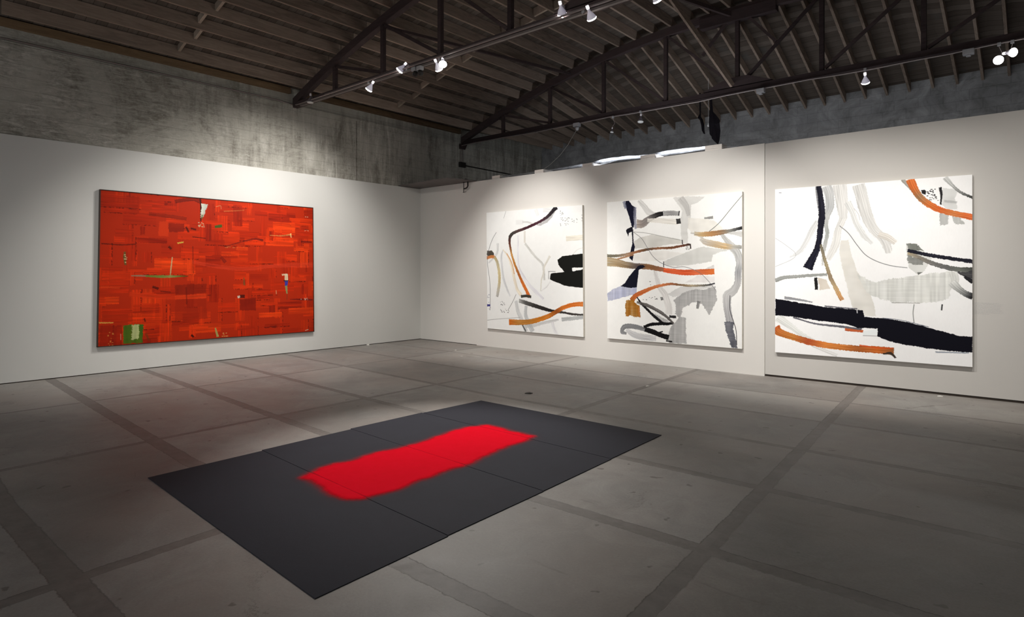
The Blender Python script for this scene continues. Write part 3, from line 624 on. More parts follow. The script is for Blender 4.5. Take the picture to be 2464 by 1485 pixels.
['s',[[665,876],[695,1007],[744,1181],[794,1353],[862,1503],[921,1630],[954,1689]],[29,42,46,54,57,61,61],[(110,105,90),(130,120,100),(160,145,112),(148,130,104),(190,165,125),(202,152,100),(190,140,95)],1,1],
['s',[[6,1414],[146,1368],[337,1351],[543,1333],[748,1321]],[58,57,47,42,37],[(148,151,148)],0.95,1],
['p',[[624,1365],[744,1397],[788,1525],[654,1554]],(207,197,182),0.9,1],
['s',[[594,1372],[604,1542]],[38,46],[(24,24,24)],1,1],
['p',[[1756,888],[1884,893],[1961,988],[2053,1089],[1969,1271],[1884,1317],[1790,1227],[1773,1045]],(212,214,211),0.88,1],
['p',[[1756,888],[1884,893],[1972,993],[1799,985]],(112,116,109),0.95,3],
['p',[[1773,1045],[1969,1128],[1952,1187],[1781,1166]],(100,102,98),0.7,3],
['p',[[1888,1287],[1955,1283],[1901,1323]],(110,112,108),1,0],
['s',[[1781,985],[1935,1028],[2135,1074],[2330,1112],[2503,1144]],[41,48,50,46,55],[(24,24,36)],1,1],
['s',[[1781,1025],[1901,1077],[2053,1158],[2217,1218],[2362,1248],[2503,1259]],[30,52,58,61,63,76],[(165,150,120),(125,118,106),(100,98,94),(84,84,82),(95,99,92),(60,62,60)],0.95,3],
['s',[[2346,1282],[2425,1315],[2503,1315]],[18,56,121],[(60,60,62)],0.95,1],
['s',[[2417,1344],[2503,1410]],[24,59],[(32,32,36)],1,1],
['s',[[2282,1422],[2346,1499],[2425,1565],[2503,1602]],[106,81,77,90],[(220,222,220),(180,182,180),(120,122,122),(26,26,30)],1,1],
['s',[[1721,-3],[1799,110],[1885,237]],[49,37,26],[(140,136,128)],0.8,1],
['p',[[2177,150],[2346,183],[2314,297],[2346,444],[2234,447],[2172,369]],(210,212,211),0.88,1],
['s',[[2201,328],[2330,356]],[29,28],[(165,167,167)],0.7,3],
['p',[[2144,472],[2242,506],[2234,646],[2152,643]],(160,162,160),0.88,3],
['p',[[2274,528],[2370,552],[2422,641],[2322,652]],(172,174,171),0.88,3],
['s',[[2209,16],[2282,120],[2378,224],[2504,304]],[61,39,32,31],[(205,207,206),(185,187,186),(120,122,120),(50,52,50)],1,1],
['p',[[1936,161],[1995,165],[1990,228],[1944,211]],(28,28,30),1,2],
['d',[1995,145,2095,242],16,(36,36,38)],
['d',[1961,242,2136,314],12,(90,90,90)],
['s',[[2152,144],[2164,247],[2157,368]],[32,25,18],[(24,24,26)],1,3],
['s',[[1808,4],[1851,124],[1919,249],[2020,356],[2152,443],[2298,500],[2425,536],[2504,563]],[100,93,85,84,75,74,77,86],[(215,112,52),(208,105,46),(150,112,78),(205,110,50),(210,100,45),(202,120,65),(215,105,50),(220,110,60)],1,1],
['s',[[39,1989],[232,2115],[399,2238],[563,2315]],[133,96,73,63],[(224,227,224)],0.8,1],
['s',[[146,1682],[379,1709],[543,1737]],[44,34,17],[(110,112,118)],0.8,3],
['p',[[6,1701],[146,1716],[379,1753],[684,1798],[998,1819],[1225,1832],[1244,1925],[1481,1935],[1712,1965],[1935,2014],[2135,2072],[2345,2128],[2503,2131],[2503,2338],[2297,2339],[1968,2320],[1624,2275],[1409,2201],[1409,2083],[1169,2090],[998,2042],[584,2004],[232,1963],[6,1959]],(10,10,22),1,2],
['s',[[724,1790],[998,1808],[1150,1814]],[17,16,16],[(60,60,70)],0.8,3],
['s',[[1150,1824],[1154,1876]],[12,12],[(235,235,238)],0.9,0],
['s',[[274,1979],[584,2057],[921,2082],[1206,2109]],[22,25,33,28],[(70,70,80)],0.85,3],
['s',[[998,2121],[1112,2131],[1225,2135]],[36,36,36],[(192,92,50)],1,1],
['s',[[1229,2197],[1409,2192]],[8,8],[(140,142,144)],0.9,0],
['p',[[1229,2135],[1405,2093],[1405,2176],[1229,2191]],(240,246,248),1,0],
['s',[[1481,1935],[1712,1955],[2019,2029]],[10,9,9],[(90,96,110)],0.8,3],
['s',[[2102,2365],[2456,2349]],[18,17],[(110,120,135)],0.7,3],
['s',[[543,2382],[684,2437],[882,2508]],[42,54,49],[(226,227,226)],0.85,1],
['s',[[6,2149],[60,2214],[274,2279],[482,2332],[724,2369],[959,2384],[1169,2390],[1409,2386],[1606,2392]],[142,119,95,98,91,85,87,101,103],[(190,90,40),(195,112,52),(190,118,50),(178,82,45),(216,130,60),(202,120,55),(168,92,42),(205,105,40),(150,90,45)],1,1],
['s',[[1187,2340],[1409,2358],[1597,2352]],[20,19,19],[(210,80,35)],0.8,1],
['s',[[1481,2439],[1571,2427],[1631,2480]],[15,38,27],[(52,44,36)],1,3]],
'r':[['bg',(178,42,12)],
['rand',260],
['s',[[28,1568],[288,1586]],[29,30],[(212,62,22)],0.8,1],
['s',[[1430,1143],[2075,1244],[2536,1249],[2924,1199],[3827,1164]],[55,76,79,73,105],[(214,66,42)],0.45,3],
['s',[[441,1693],[839,1743],[1150,1771]],[76,79,81],[(205,52,16)],0.8,1],
['s',[[1150,1771],[1673,1752]],[73,77],[(214,60,20)],0.85,1],
['p',[[1139,1551],[1679,1535],[1673,1698],[1150,1723]],(128,28,10),0.7,1],
['p',[[1151,1802],[1673,1806],[1696,2163],[1143,2177]],(150,34,12),0.6,1],
['p',[[1022,471],[1292,469],[1283,616],[1033,628]],(125,26,12),0.75,1],
['p',[[876,448],[1032,438],[1034,713],[872,699]],(212,58,18),0.7,1],
['s',[[722,334],[1021,354],[1323,377]],[59,61,63],[(112,26,10)],0.6,3],
['s',[[1138,90],[1424,22],[1550,55]],[62,64,65],[(80,16,10)],0.6,3],
['s',[[26,866],[314,875],[513,858]],[18,19,19],[(70,16,8)],0.8,3],
['s',[[1438,694],[1659,711]],[17,17],[(60,14,8)],0.8,3],
['s',[[1323,528],[1365,612]],[29,29],[(50,12,10)],0.8,3],
['s',[[1406,545],[1489,562]],[30,30],[(50,12,10)],0.8,3],
['s',[[2008,848],[2537,691],[2754,705]],[13,33,43],[(80,18,20)],0.7,3],
['s',[[3573,697],[3818,697]],[36,37],[(80,16,14)],0.8,3],
['s',[[1041,881],[1075,922]],[37,37],[(60,16,8)],0.8,3],
['s',[[1439,867],[1451,1340]],[17,17],[(80,18,10)],0.6,3],
['s',[[1942,1050],[2019,1138]],[44,67],[(100,22,14)],0.6,3],
['s',[[790,1578],[876,1610]],[39,40],[(60,14,8)],0.8,3],
['s',[[915,1652],[1071,1675]],[20,20],[(80,20,10)],0.7,3],
['p',[[2291,1833],[2606,1808],[2605,2052],[2295,2040]],(126,24,10),0.8,1],
['p',[[2440,2402],[3043,2357],[3018,2414],[2724,2385]],(90,18,14),0.5,3],
['s',[[1560,0],[1582,206],[1573,404]],[26,39,22],[(40,14,10)],0.9,3],
['p',[[1582,85],[1695,98],[1668,204],[1619,331],[1572,343]],(204,208,194),1,3],
['s',[[1604,292],[1589,359]],[30,30],[(90,100,60)],0.8,3],
['d',[1526,433,1647,509],12,(205,195,155)],
['s',[[1831,495],[1952,470]],[44,58],[(62,92,36)],0.95,1],
['s',[[1852,123],[1929,101],[1940,156]],[13,13,13],[(205,150,110)],0.8,3],
['s',[[1996,197],[2211,172],[2373,151]],[16,16,16],[(205,135,75)],0.75,3],
['s',[[1184,816],[1276,796]],[25,25],[(216,176,72)],0.95,1],
['s',[[360,994],[356,1084],[372,1204]],[27,42,30],[(84,88,46)],0.9,3],
['d',[343,1024,386,1214],7,(215,200,150)],
['s',[[1096,1068],[1079,1237],[1068,1373]],[14,20,12],[(198,186,138)],0.95,1],
['s',[[464,1388],[592,1388],[704,1390]],[15,31,27],[(150,120,95)],0.95,1],
['s',[[685,1394],[874,1400],[1069,1400],[1228,1396],[1359,1394]],[27,44,41,25,13],[(98,120,50),(110,135,58),(150,155,85),(95,115,45),(70,60,25)],0.97,1],
['s',[[3150,1370],[3252,1363]],[30,30],[(220,210,180)],0.9,3],
['s',[[3237,1363],[3241,1497]],[74,74],[(208,202,172)],0.95,3],
['s',[[3187,1489],[3277,1490]],[20,20],[(30,24,30)],0.9,1],
['s',[[3241,1502],[3235,1585]],[69,54],[(48,60,165)],0.95,1],
['s',[[3235,1592],[3250,1740]],[49,30],[(130,150,95)],0.95,1],
['s',[[3255,1764],[3249,1859]],[15,15],[(90,60,40)],0.7,3],
['s',[[2372,1428],[2379,1564]],[18,37],[(90,80,40)],0.8,3],
['s',[[3022,1677],[3026,1748]],[15,15],[(205,150,110)],0.9,0],
['s',[[2256,1788],[2302,1784]],[41,41],[(205,205,190)],0.95,3],
['s',[[2302,1777],[2383,1779]],[59,60],[(60,16,10)],0.9,3],
['s',[[2902,600],[3129,599],[3349,565]],[10,20,30],[(214,166,96)],0.85,3],
['s',[[3341,548],[3349,620]],[25,25],[(225,195,130)],0.9,3],
['s',[[3326,1861],[3536,1867],[3819,1882]],[10,35,26],[(78,18,20)],0.8,3],
['d',[3523,1847,3710,1877],8,(215,190,170)],
['s',[[11,2147],[104,2154],[203,2156]],[22,22,22],[(222,164,74)],0.9,1],
['p',[[20,2186],[331,2204],[332,2537],[25,2522]],(140,28,10),0.7,3],
['p',[[352,2205],[653,2202],[641,2522],[353,2513]],(72,100,26),1,3],
['p',[[479,2206],[592,2209],[582,2447],[473,2463]],(190,196,140),0.85,3],
['p',[[601,2213],[649,2208],[636,2371],[603,2389]],(60,100,30),0.8,1],
['d',[132,2299,204,2527],12,(205,130,60)],
['s',[[315,2350],[320,2448]],[11,11],[(225,170,150)],0.7,0],
['s',[[695,2375],[743,2499]],[39,19],[(110,60,20)],0.7,3],
['s',[[1842,2348],[1883,2503]],[22,43],[(152,172,102)],0.95,3],
['d',[1944,2448,2054,2514],10,(215,160,90)],
['s',[[1426,2445],[1457,2479]],[33,33],[(50,14,10)],0.9,1],
['s',[[3650,2505],[3723,2486]],[13,13],[(220,190,170)],0.9,0],
['s',[[665,2112],[678,2163]],[23,23],[(60,16,10)],0.8,3],
['s',[[1330,1596],[1342,1892]],[21,21],[(90,20,10)],0.6,3],
['d',[1986,849,2396,869],10,(190,110,60)],
['d',[3632,175,3782,202],4,(215,150,120)],
['d',[3629,460,3793,489],4,(215,150,120)]]}
def smooth(x): return x * x * (3 - 2 * x)
class Noise:
    def __init__(s, seed): s.t = np.random.default_rng(seed).random((128, 128)).astype(np.float32)
    def __call__(s, x, y):
        xi = np.floor(x).astype(int); yi = np.floor(y).astype(int); fx = smooth(x - xi); fy = smooth(y - yi)
        a = s.t[xi % 128, yi % 128]; b = s.t[(xi+1) % 128, yi % 128]; c = s.t[xi % 128, (yi+1) % 128]; d = s.t[(xi+1) % 128, (yi+1) % 128]
        return (a*(1-fx)+b*fx)*(1-fy)+(c*(1-fx)+d*fx)*fy
def raster(ops, W, H, step, seed):
    nx = int(W / step) + 1; ny = int(H / step) + 1
    XX, YY = np.meshgrid(np.linspace(0, W, nx), np.linspace(0, H, ny)); N = Noise(seed); rng = np.random.default_rng(seed)
    img = np.zeros((ny, nx, 3), np.float32); img[:] = ops[0][1]
    img *= (1 + .012 * (N(XX / 90, YY / 90) - .5) + .012 * (N(XX / 7, YY / 30 + 9) - .5))[..., None]
    def win(x0, x1, y0, y1):
        i0 = max(0, int(x0 / step)); i1 = min(nx, int(x1 / step) + 2); j0 = max(0, int(y0 / step)); j1 = min(ny, int(y1 / step) + 2)
        return slice(j0, j1), slice(i0, i1)
    def blend(sl, a, c):
        img[sl] = img[sl] * (1 - a[..., None]) + c * a[..., None]
    def stroke(pts, ws, cols, alpha, mode):
        P = np.array(pts, float); n = len(P); Q = [P[0]] ; 
        E = np.vstack([2*P[0]-P[1], P, 2*P[-1]-P[-2]]); out = []; T = []
        for i in range(n-1):
            p0, p1, p2, p3 = E[i:i+4]; m = max(3, int(np.linalg.norm(p2-p1) / 10))
            for k in range(m):
                t = k / m; out.append(.5*((2*p1)+(p2-p0)*t+(2*p0-5*p1+4*p2-p3)*t*t+(3*p1-p0-3*p2+p3)*t**3)); T.append((i+t)/(n-1))
        out.append(P[-1]); T.append(1.); C = np.array(out); T = np.array(T)
        tan = np.gradient(C, axis=0); tan /= np.linalg.norm(tan, axis=1)[:, None] + 1e-9
        L = np.concatenate([[0], np.cumsum(np.linalg.norm(np.diff(C, axis=0), axis=1))])
        w = np.interp(T, np.linspace(0, 1, len(ws)), ws) / 2; mw = w.max() + 14
        cc = np.array(cols, float); cc = np.stack([np.interp(T, np.linspace(0, 1, len(cc)), cc[:, k]) for k in range(3)], 1) if len(cc) > 1 else np.repeat(cc, len(T), 0)
        sl = win(C[:, 0].min()-mw, C[:, 0].max()+mw, C[:, 1].min()-mw, C[:, 1].max()+mw)
        x = XX[sl].ravel(); y = YY[sl].ravel(); idx = np.zeros(len(x), int)
        for a in range(0, len(x), 20000):
            D = (x[a:a+20000, None]-C[None, :, 0])**2 + (y[a:a+20000, None]-C[None, :, 1])**2; idx[a:a+20000] = D.argmin(1)
        dx = x - C[idx, 0]; dy = y - C[idx, 1]; d = dx*-tan[idx, 1] + dy*tan[idx, 0]; al = dx*tan[idx, 0] + dy*tan[idx, 1]
        dist = np.hypot(dx, dy); s = L[idx] + al; hw = w[idx]
        r = (N(s/14 + seed, np.sign(d)*3 + 20) - .5) * min(10, 2 + w.mean()*.35) * (1 if mode else .2)
        cov = np.clip((hw + r - np.where(np.abs(al) > 14, dist, np.abs(d))) / 4 + .5, 0, 1)
        end = np.maximum(-al * (idx == 0), al * (idx == len(C)-1)); cov *= np.clip(1 - (end - (N(d/5, s*0+4)*8 if mode else 0)) / 4, 0, 1)
        st = N(d/4.5 + 31, s/150 + idx*0) ; st2 = N(d/11 + 7, s/420)
        c = cc[idx].copy(); a = cov * alpha
        if mode == 1: c *= (1 + .22*(st-.5) + .12*(st2-.5))[:, None]; a *= np.clip(1.12 - .25*st, 0, 1)
        if mode == 3: c *= (1 + .35*(st-.5))[:, None]; a *= np.clip(.45 + 1.0*st2*.6 + .5*st, 0, 1)
        shp = XX[sl].shape; blend(sl, a.reshape(shp), c.reshape(shp + (3,)))
    def inside(px, py, P):
        ins = np.zeros(px.shape, bool); n = len(P); j = n - 1
        for i in range(n):
            xi, yi = P[i]; xj, yj = P[j]
            if yi != yj: ins ^= ((yi > py) != (yj > py)) & (px < (xj-xi)*(py-yi)/(yj-yi)+xi)
            j = i
        return ins
    def poly(P, col, alpha, mode):
        A = np.array(P); sl = win(A[:, 0].min()-12, A[:, 0].max()+12, A[:, 1].min()-12, A[:, 1].max()+12); x = XX[sl]; y = YY[sl]
        am = {0: 1, 1: 12, 2: 9, 3: 18}[mode]; m = 0
        qx = x + (N(x/12+3, y/12)-.5)*am + (N(x/55, y/55+5)-.5)*am; qy = y + (N(x/12, y/12+50)-.5)*am + (N(x/50+8, y/50)-.5)*am
        for ox, oy in ((-1.2, -1.2), (1.2, -1.2), (-1.2, 1.2), (1.2, 1.2)): m = m + inside(qx+ox, qy+oy, P) * .25
        c = np.array(col, float) * np.ones(x.shape + (3,))
        if mode == 1: c *= (1 + .05*(N(x/160, y/50)-.5) + .05*(N(x/60, y/220)-.5))[..., None]; m = m*np.clip(1.05-.25*N(x/120+2, y/160), 0, 1)
        if mode == 3: c *= (1 + .06*(N(x/260, y/14)-.5) + .16*(N(x/22, y/420)-.5))[..., None]; m = m*np.clip(.62+.34*N(x/48, y/300)+.12*N(x/260, y/18)+.15*N(x/150, y/150), 0, 1)
        blend(sl, m*alpha, c)
    for o in ops[1:]:
        if o[0] == 's': stroke(*o[1:])
        elif o[0] == 'p': poly(*o[1:])
        elif o[0] == 'd':
            x0, y0, x1, y1 = o[1]
            for _ in range(o[2]):
                a = rng.uniform(x0, x1); b = rng.uniform(y0, y1); b = y0 + round((b-y0)/14)*14; w = rng.uniform(5, 16); h = rng.uniform(3, 6)
                sl = win(a, a+w, b, b+h); img[sl] = img[sl]*.2 + np.array(o[3])*.8
        elif o[0] == 'rand':
            pal = [(222, 56, 12), (210, 50, 11), (198, 45, 10), (182, 40, 9), (168, 36, 9), (232, 66, 16), (146, 28, 8), (204, 50, 11), (214, 54, 12), (190, 42, 9)]
            for k in range(o[1]):
                hz = rng.random() < .62; l = rng.uniform(180, 620); t = rng.uniform(60, 210) * (1 if rng.random() < .8 else .35)
                w, h = (l, t) if hz else (t, l*.75); a = rng.uniform(-150, W); b = rng.uniform(-100, H)
                sl = win(a, a+w, b, b+h); x = XX[sl]; y = YY[sl]
                if x.size < 9: continue
                c = np.array(pal[rng.integers(len(pal))], float); u, v = (x, y) if hz else (y, x)
                st = N(v/6 + k*3.7, u/260+k); st2 = N(v/26+k, u/500+k)
                ed = np.minimum(np.minimum(x-a, a+w-x) + 10*(N(y/6, x*0+k)-.5), np.minimum(y-b, b+h-y) + 10*(N(x/6, y*0+k)-.5))
                m = np.clip(ed/4+.5, 0, 1) * np.clip(.25 + 1.1*st2, 0, 1) * .9
                blend(sl, m, c * (.97 + .38*(st-.5))[..., None])
                if rng.random() < .38:      # dark ridge of paint at the edge of the knife
                    q = 5; s2 = win(a, a+w, b+h-q, b+h+q) if hz else win(a+w-q, a+w+q, b, b+h)
                    x = XX[s2]; y = YY[s2]; g = N(x/18+k, y/18); blend(s2, np.clip(1.6*g-.55, 0, .75), np.array((78, 16, 8.)) * np.ones(x.shape+(3,)))
    img = np.clip(img, 0, 255) / 255.
    return np.where(img <= .04045, img/12.92, ((img+.055)/1.055)**2.4), nx, ny
def painting(key, name, corners, n, back, W, H, seed, label, step=4., frame=False):
    lin, nx, ny = raster(ART[key], W*1000, H*1000, step, seed)
    TL, TR, BR, BL = [np.array(c, float) for c in corners]; n = np.array(n, float)
    u = np.linspace(0, 1, nx)[None, :, None]; v = np.linspace(0, 1, ny)[:, None, None]
    co = (TL*(1-u)+TR*u)*(1-v)+(BL*(1-u)+BR*u)*v; co = co.reshape(-1, 3)
    ctr = (TL+TR+BR+BL)/4; root = empty(name, tuple(ctr), label, 'painting')
    idx = np.arange(nx*ny).reshape(ny, nx); q = np.stack([idx[:-1, :-1], idx[1:, :-1], idx[1:, 1:], idx[:-1, 1:]], -1).reshape(-1, 4)
    a, b, c = co[q[0, 0]], co[q[0, 1]], co[q[0, 2]]
    if np.dot(np.cross(b-a, c-b), n) < 0: q = q[:, ::-1]
    me = bpy.data.meshes.new('painted_surface'); me.vertices.add(len(co)); me.vertices.foreach_set('co', co.ravel())
    me.loops.add(q.size); me.loops.foreach_set('vertex_index', q.ravel().astype(np.int32)); me.polygons.add(len(q))
    me.polygons.foreach_set('loop_start', np.arange(0, q.size, 4, dtype=np.int32)); me.polygons.foreach_set('loop_total', np.full(len(q), 4, np.int32)); me.update(calc_edges=True)
    at = me.attributes.new('paint', 'FLOAT_COLOR', 'POINT'); at.data.foreach_set('color', np.concatenate([lin.reshape(-1, 3), np.ones((nx*ny, 1))], 1).astype(np.float32).ravel())
    me.materials.append(M['paint']); o = bpy.data.objects.new('painted_surface', me); COL.objects.link(o); o.parent = root; o.matrix_parent_inverse = Matrix.Translation(-Vector(root.location))
    f = [Vector(x) - Vector(n)*.0015 for x in (TL, TR, BR, BL)]; k = [x - Vector(n)*back for x in f]
    MB().hexa(k + f).build('canvas_stretcher', M['canvas'], root)
    if frame:
        fb = MB(); P4 = [Vector(x) for x in (TL, TR, BR, BL)]
        for i in range(4):
            a, b = P4[i], P4[(i+1) % 4]; d = (b-a).normalized()*.012; out = (a + b)/2 - Vector(ctr); out = out.normalized()
            m1 = a - d + out*.007 - Vector(n)*(back/2 - .006); m2 = b + d + out*.007 - Vector(n)*(back/2 - .006)
            fb.bar(m1, m2, .012 if i % 2 else back + .006, back + .006 if i % 2 else .012) if False else fb.bar(m1, m2, *( (back + .008, .012) if i % 2 == 0 else (.012, back + .008) ), up=(0,0,1) if i % 2 == 0 else tuple(n))
        fb.build('edge_strip', M['edge'], root)
    return root
painting('r', 'abstract_painting', [(.05, -6.796, 2.970), (.05, -2.985, 2.977), (.05, -2.961, .414), (.05, -6.833, .449)], (1, 0, 0), .0455, 3.84, 2.53, 14,
    'large red and orange abstract painting alone on the left white wall', 5., True)
painting('1', 'abstract_painting', [(2.283, -.075, 2.954), (4.818, -.075, 2.945), (4.842, -.075, .391), (2.308, -.075, .409)], (0, -1, 0), .0505, 2.60, 2.575, 11,
    'white abstract painting nearest the corner, with a bent brown line and a black mass')
painting('2', 'abstract_painting', [(5.375, -.075, 2.956), (7.908, -.075, 2.945), (7.906, -.075, .410), (5.382, -.075, .405)], (0, -1, 0), .0505, 2.57, 2.585, 12,
    'middle white abstract painting, crowded with grey shapes and an orange horizontal stroke')
painting('3', 'abstract_painting', [(8.413, -.055, 2.936), (10.885, -.055, 2.914), (10.887, -.055, .414), (8.413, -.055, .398)], (0, -1, 0), .0505, 2.50, 2.53, 13,
    'rightmost white abstract painting, with a thick black band across its lower half')

# ------------------------------------------------------------------ floor piece
sb = [[(6.150, -8.187), (8.795, -8.324)], [(6.125, -7.215), (8.79, -7.372)], [(6.075, -6.225), (8.765, -6.362)], [(6.095, -5.245), (8.735, -5.345)], [(6.134, -4.302), (8.661, -4.326)]]
sx = [(6.150, 8.797), (6.105, 8.775), (6.082, 8.755), (6.125, 8.675)]
sl = ['nearest black sheet of the floor piece, largely bare of red pigment', 'second black sheet from the camera, under the near end of the red pigment',
      'third black sheet from the camera, crossed by the middle of the red pigment', 'farthest black sheet of the floor piece, under the far tip of the red pigment']
lx = [(6.147, 6.132), (6.108, 6.092), (6.070, 6.074), (6.096, 6.134)]; rx = [(8.795, 8.766), (8.758, 8.736), (8.732, 8.700), (8.694, 8.661)]
for i in range(4):
    (xa, ya), (xb, yb) = sb[i]; (xc, yc), (xd, yd) = sb[i+1]; g = .003; z1 = .005 + .0006 * i
    c = [(lx[i][0], ya + g), (rx[i][0], yb + g), (rx[i][1], yd - g), (lx[i][1], yc - g)]
    b = MB().hexa([(x, y, 0.) for x, y in c] + [(x, y, z1) for x, y in c])
    tag(b.build('floor_sheet', M['mat']), sl[i], 'floor sheet', 'black sheets of the floor piece')
PG = [(7.07,-7.43),(7.05,-7.31),(7.01,-7.18),(6.97,-7.0),(7.03,-6.86),(7.0,-6.69),(6.98,-6.51),(7.03,-6.39),(7.04,-6.24),(7.04,-6.05),(6.98,-5.77),(6.96,-5.57),(6.99,-5.35),(7.05,-5.17),(7.22,-5.18),(7.42,-5.22),(7.53,-5.21),(7.73,-5.20),(7.75,-5.4),(7.75,-5.63),(7.79,-5.95),(7.87,-6.33),(7.84,-6.46),(7.85,-6.65),(7.85,-6.84),(7.88,-7.04),(7.85,-7.22),(7.85,-7.37),(7.74,-7.47),(7.52,-7.42),(7.31,-7.38),(7.16,-7.36)]
def pigment():
    nx, ny = 190, 380; xs = np.linspace(6.75, 8.10, nx); ys = np.linspace(-7.75, -4.98, ny); X, Y = np.meshgrid(xs, ys); N = Noise(3)
    px = X + (N(X*14, Y*14)-.5)*.05 + (N(X*40, Y*40)-.5)*.03; py = Y + (N(X*14+9, Y*14)-.5)*.05 + (N(X*40, Y*40+7)-.5)*.03
    ins = np.zeros(X.shape, bool); j = len(PG)-1
    for i in range(len(PG)):
        xi, yi = PG[i]; xj, yj = PG[j]
        if yi != yj: ins ^= ((yi > py) != (yj > py)) & (px < (xj-xi)*(py-yi)/(yj-yi)+xi)
        j = i
    def blur(a, r):
        k = np.exp(-.5*(np.arange(-2*r, 2*r+1)/r)**2); k /= k.sum()
        a = np.apply_along_axis(lambda m: np.convolve(m, k, 'same'), 0, a); return np.apply_along_axis(lambda m: np.convolve(m, k, 'same'), 1, a)
    m = ins.astype(float); D = np.clip(.40*blur(m, 3) + .45*blur(m, 8) + .30*blur(m, 16), 0, 1.2)
    for ya, yb in ((-7.233, -7.348), (-6.243, -6.338), (-5.257, -5.325)): D *= 1 - .5*np.exp(-((Y - (ya + (X-6.4)*(yb-ya)/2.1))/.006)**2)
    D = D * (.93 + .1*N(X*5, Y*3)); D[D < .02] = 0
    z = .0078 + .002*np.clip(D, 0, 1)
    co = np.stack([X, Y, z], -1).reshape(-1, 3); idx = np.arange(nx*ny).reshape(ny, nx); q = np.stack([idx[:-1, :-1], idx[:-1, 1:], idx[1:, 1:], idx[1:, :-1]], -1).reshape(-1, 4)
    Df = D.ravel(); q = q[(Df[q].max(1) > .02)]
    me = bpy.data.meshes.new('red_pigment'); me.vertices.add(len(co)); me.vertices.foreach_set('co', co.ravel()); me.loops.add(q.size); me.loops.foreach_set('vertex_index', q.ravel().astype(np.int32))
    me.polygons.add(len(q)); me.polygons.foreach_set('loop_start', np.arange(0, q.size, 4, dtype=np.int32)); me.polygons.foreach_set('loop_total', np.full(len(q), 4, np.int32)); me.update(calc_edges=True)
    at = me.attributes.new('powder', 'FLOAT', 'POINT'); at.data.foreach_set('value', Df.astype(np.float32)); me.materials.append(M['pig'])
    o = bpy.data.objects.new('red_pigment', me); COL.objects.link(o)
    tag(o, 'bright red powder pigment spread in a long rectangle over the black floor sheets', 'pigment', None, 'stuff')
pigment()
# small litter on the floor
def scrap(x, y, s, lab, mat='scrap', h=.004, r=0.):
    b = MB(); c, q = math.cos(r), math.sin(r)
    P = [(-s, -s*.5), (s*.7, -s*.6), (s, s*.4), (.1*s, s*.7), (-s*.8, s*.5)]; P = [(x + a*c - d*q, y + a*q + d*c) for a, d in P]; n = 5
    b.add([(a, d, .001) for a, d in P] + [(a, d, h + (.006 if i % 2 else 0)) for i, (a, d) in enumerate(P)], [tuple(reversed(range(n))), tuple(range(n, 2*n))] + [(i, (i+1) % n, n+(i+1) % n, n+i) for i in range(n)])
    return tag(b.build('paper_scrap', M[mat]), lab, 'litter', 'small litter on the floor')
scrap(.09, -1.62, .03, 'tiny white scrap lying at the foot of the left wall', h=.03)
scrap(2.20, -.95, .028, 'tiny white scrap on the floor slabs in the far corner, nearer the right wall')
scrap(2.98, -1.54, .022, 'tiny white scrap on the floor slabs in the far corner, nearer the camera')
scrap(6.29, -3.53, .05, 'small dark curled scrap on the slab beyond the black floor sheets', 'black', .008, .4)
scrap(7.26, -2.01, .03, 'small white scrap on the floor joint in front of the middle white painting', r=1.)
scrap(10.55, -.14, .035, 'small white scrap at the foot of the wall under the rightmost painting', r=.3)
# vinyl wall text beside the last painting (too small to read in the photograph)
def walltext():
    b = MB(); r = random.Random(2)
    for k in range(9):
        z = 1.245 - k * .0175; x = 10.905; end = 11.205 - (r.random() * .05 if k < 8 else .15)
        while x < end:
            w = r.uniform(.008, .03); b.box(x, min(x + w, end), -.0012, .0, z, z + .0055); x += w + .007
    return tag(b.build('wall_text', M['text']), 'faint grey block of printed wall text beside the rightmost painting', 'wall text')
walltext()

# ------------------------------------------------------------------ unseen lamps and added fill lights
def spot(pos, aim, power, cone, blend=.8, col=(1, .95, .88), r=.05):
    L = bpy.data.lights.new('unseen_hall_spot', 'SPOT'); L.energy = power; L.spot_size = math.radians(cone); L.spot_blend = blend; L.color = col; L.shadow_soft_size = r
    o = bpy.data.objects.new('unseen_hall_spot', L); COL.objects.link(o); o.matrix_world = Matrix.Translation(pos) @ rot_to(Vector(aim) - Vector(pos))
for x, ax, p in ((9.9, 9.7, 430), (11.6, 11.2, 300)): spot((x, Y1 - .1, 4.9), (ax, 0, 1.3), p, 66, 1.)
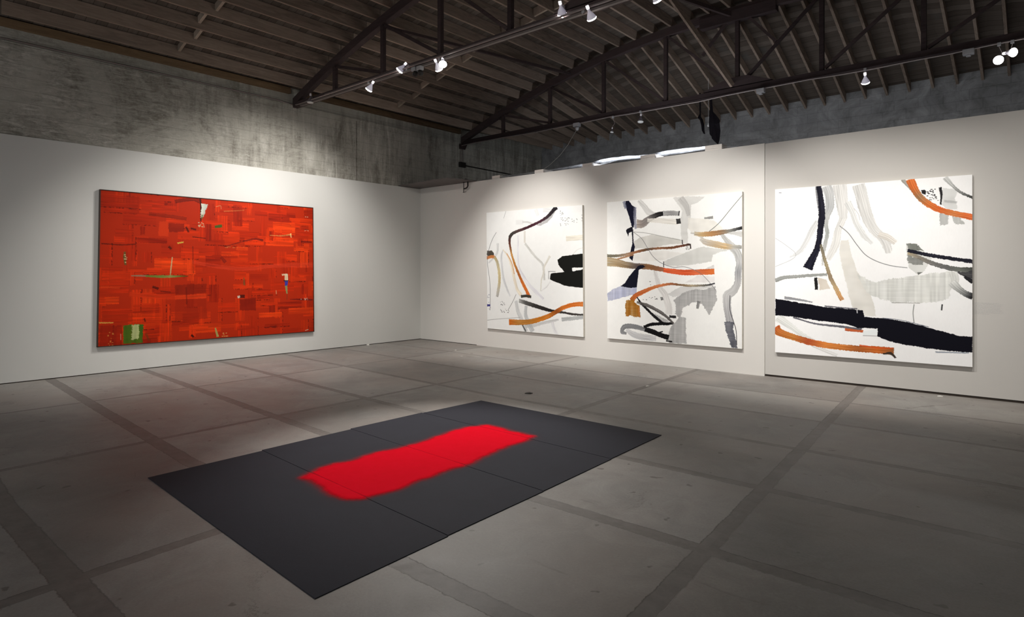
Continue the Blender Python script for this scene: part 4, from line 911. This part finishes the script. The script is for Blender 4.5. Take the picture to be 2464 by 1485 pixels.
# added fill spots, out of view along the next truss line
for x, y, aim, p in ((3.0, -8.1, (1.1, -4.9, 0), 230), (5.2, -8.1, (0, -2.8, 1.0), 120), (4.4, -8.1, (3.4, 0, .6), 90), (6.6, -8.1, (6.0, 0, .6), 110), (9.0, -8.1, (8.0, 0, .8), 80), (10.6, -8.1, (11.0, 0, 2.0), 90), (11.5, -8.1, (10.5, -3.5, 0), 25),
                     (7.5, -8.1, (3.9, -3.4, 0), 260)):
    spot((x, y, 4.95), aim, p, 85, 1.)
for x, y in ((3, -12), (8, -12)): spot((x, y, 4.9), (x, -15, 1.8), 300, 90, 1.)  # added unseen spots, bounced off the back wall for ambient light
# added area light before the back wall, a soft cool fill
def area(pos, aim, sx, sy, p, col):
    L = bpy.data.lights.new('back_fill_light', 'AREA'); L.shape = 'RECTANGLE'; L.size = sx; L.size_y = sy; L.energy = p; L.color = col
    o = bpy.data.objects.new('back_fill_light', L); COL.objects.link(o); o.matrix_world = Matrix.Translation(pos) @ rot_to(Vector(aim) - Vector(pos))
area((7.2, YB + .1, 2.4), (7.2, 0, 3.4), 11, 4.2, 180, (.90, .95, 1.))
def backroom(pos, aim, sx, sy, p):
    L = bpy.data.lights.new('unseen_backroom_light', 'AREA'); L.shape = 'RECTANGLE'; L.size = sx; L.size_y = sy; L.energy = p; L.color = (.90, .94, 1.)
    o = bpy.data.objects.new('unseen_backroom_light', L); COL.objects.link(o); o.matrix_world = Matrix.Translation(pos) @ rot_to(Vector(aim) - Vector(pos))
backroom((5.35, .34, 3.52), (5.35, .30, 4.5), 1.3, .2, 14); backroom((6.75, .34, 3.52), (6.75, .30, 4.5), 1.0, .2, 14)
backroom((7.5, .5, 2.6), (7.5, YE, 4.0), 9., .5, 46)  # added area light that brightens the far block wall

w = bpy.data.worlds.new('hall_world'); S.world = w; w.use_nodes = True; w.node_tree.nodes['Background'].inputs[0].default_value = (.02, .02, .022, 1)

# ------------------------------------------------------------------ camera
cd = bpy.data.cameras.new('camera'); cd.sensor_width = 36; cd.lens = 36 * 1486.24 / 2464; cd.shift_y = -(742.5 - 654.37) / 2464; cd.clip_start = .05
co = bpy.data.objects.new('camera', cd); COL.objects.link(co); co.location = (11.5742, -10.0358, 1.65); co.rotation_euler = (PI / 2, 0, math.radians(130.6426 - 90))
S.camera = co
S.view_settings.view_transform = 'Standard'; S.view_settings.look = 'None'; S.view_settings.gamma = 1.0; S.view_settings.use_curve_mapping = False
S.view_settings.exposure = 0.0
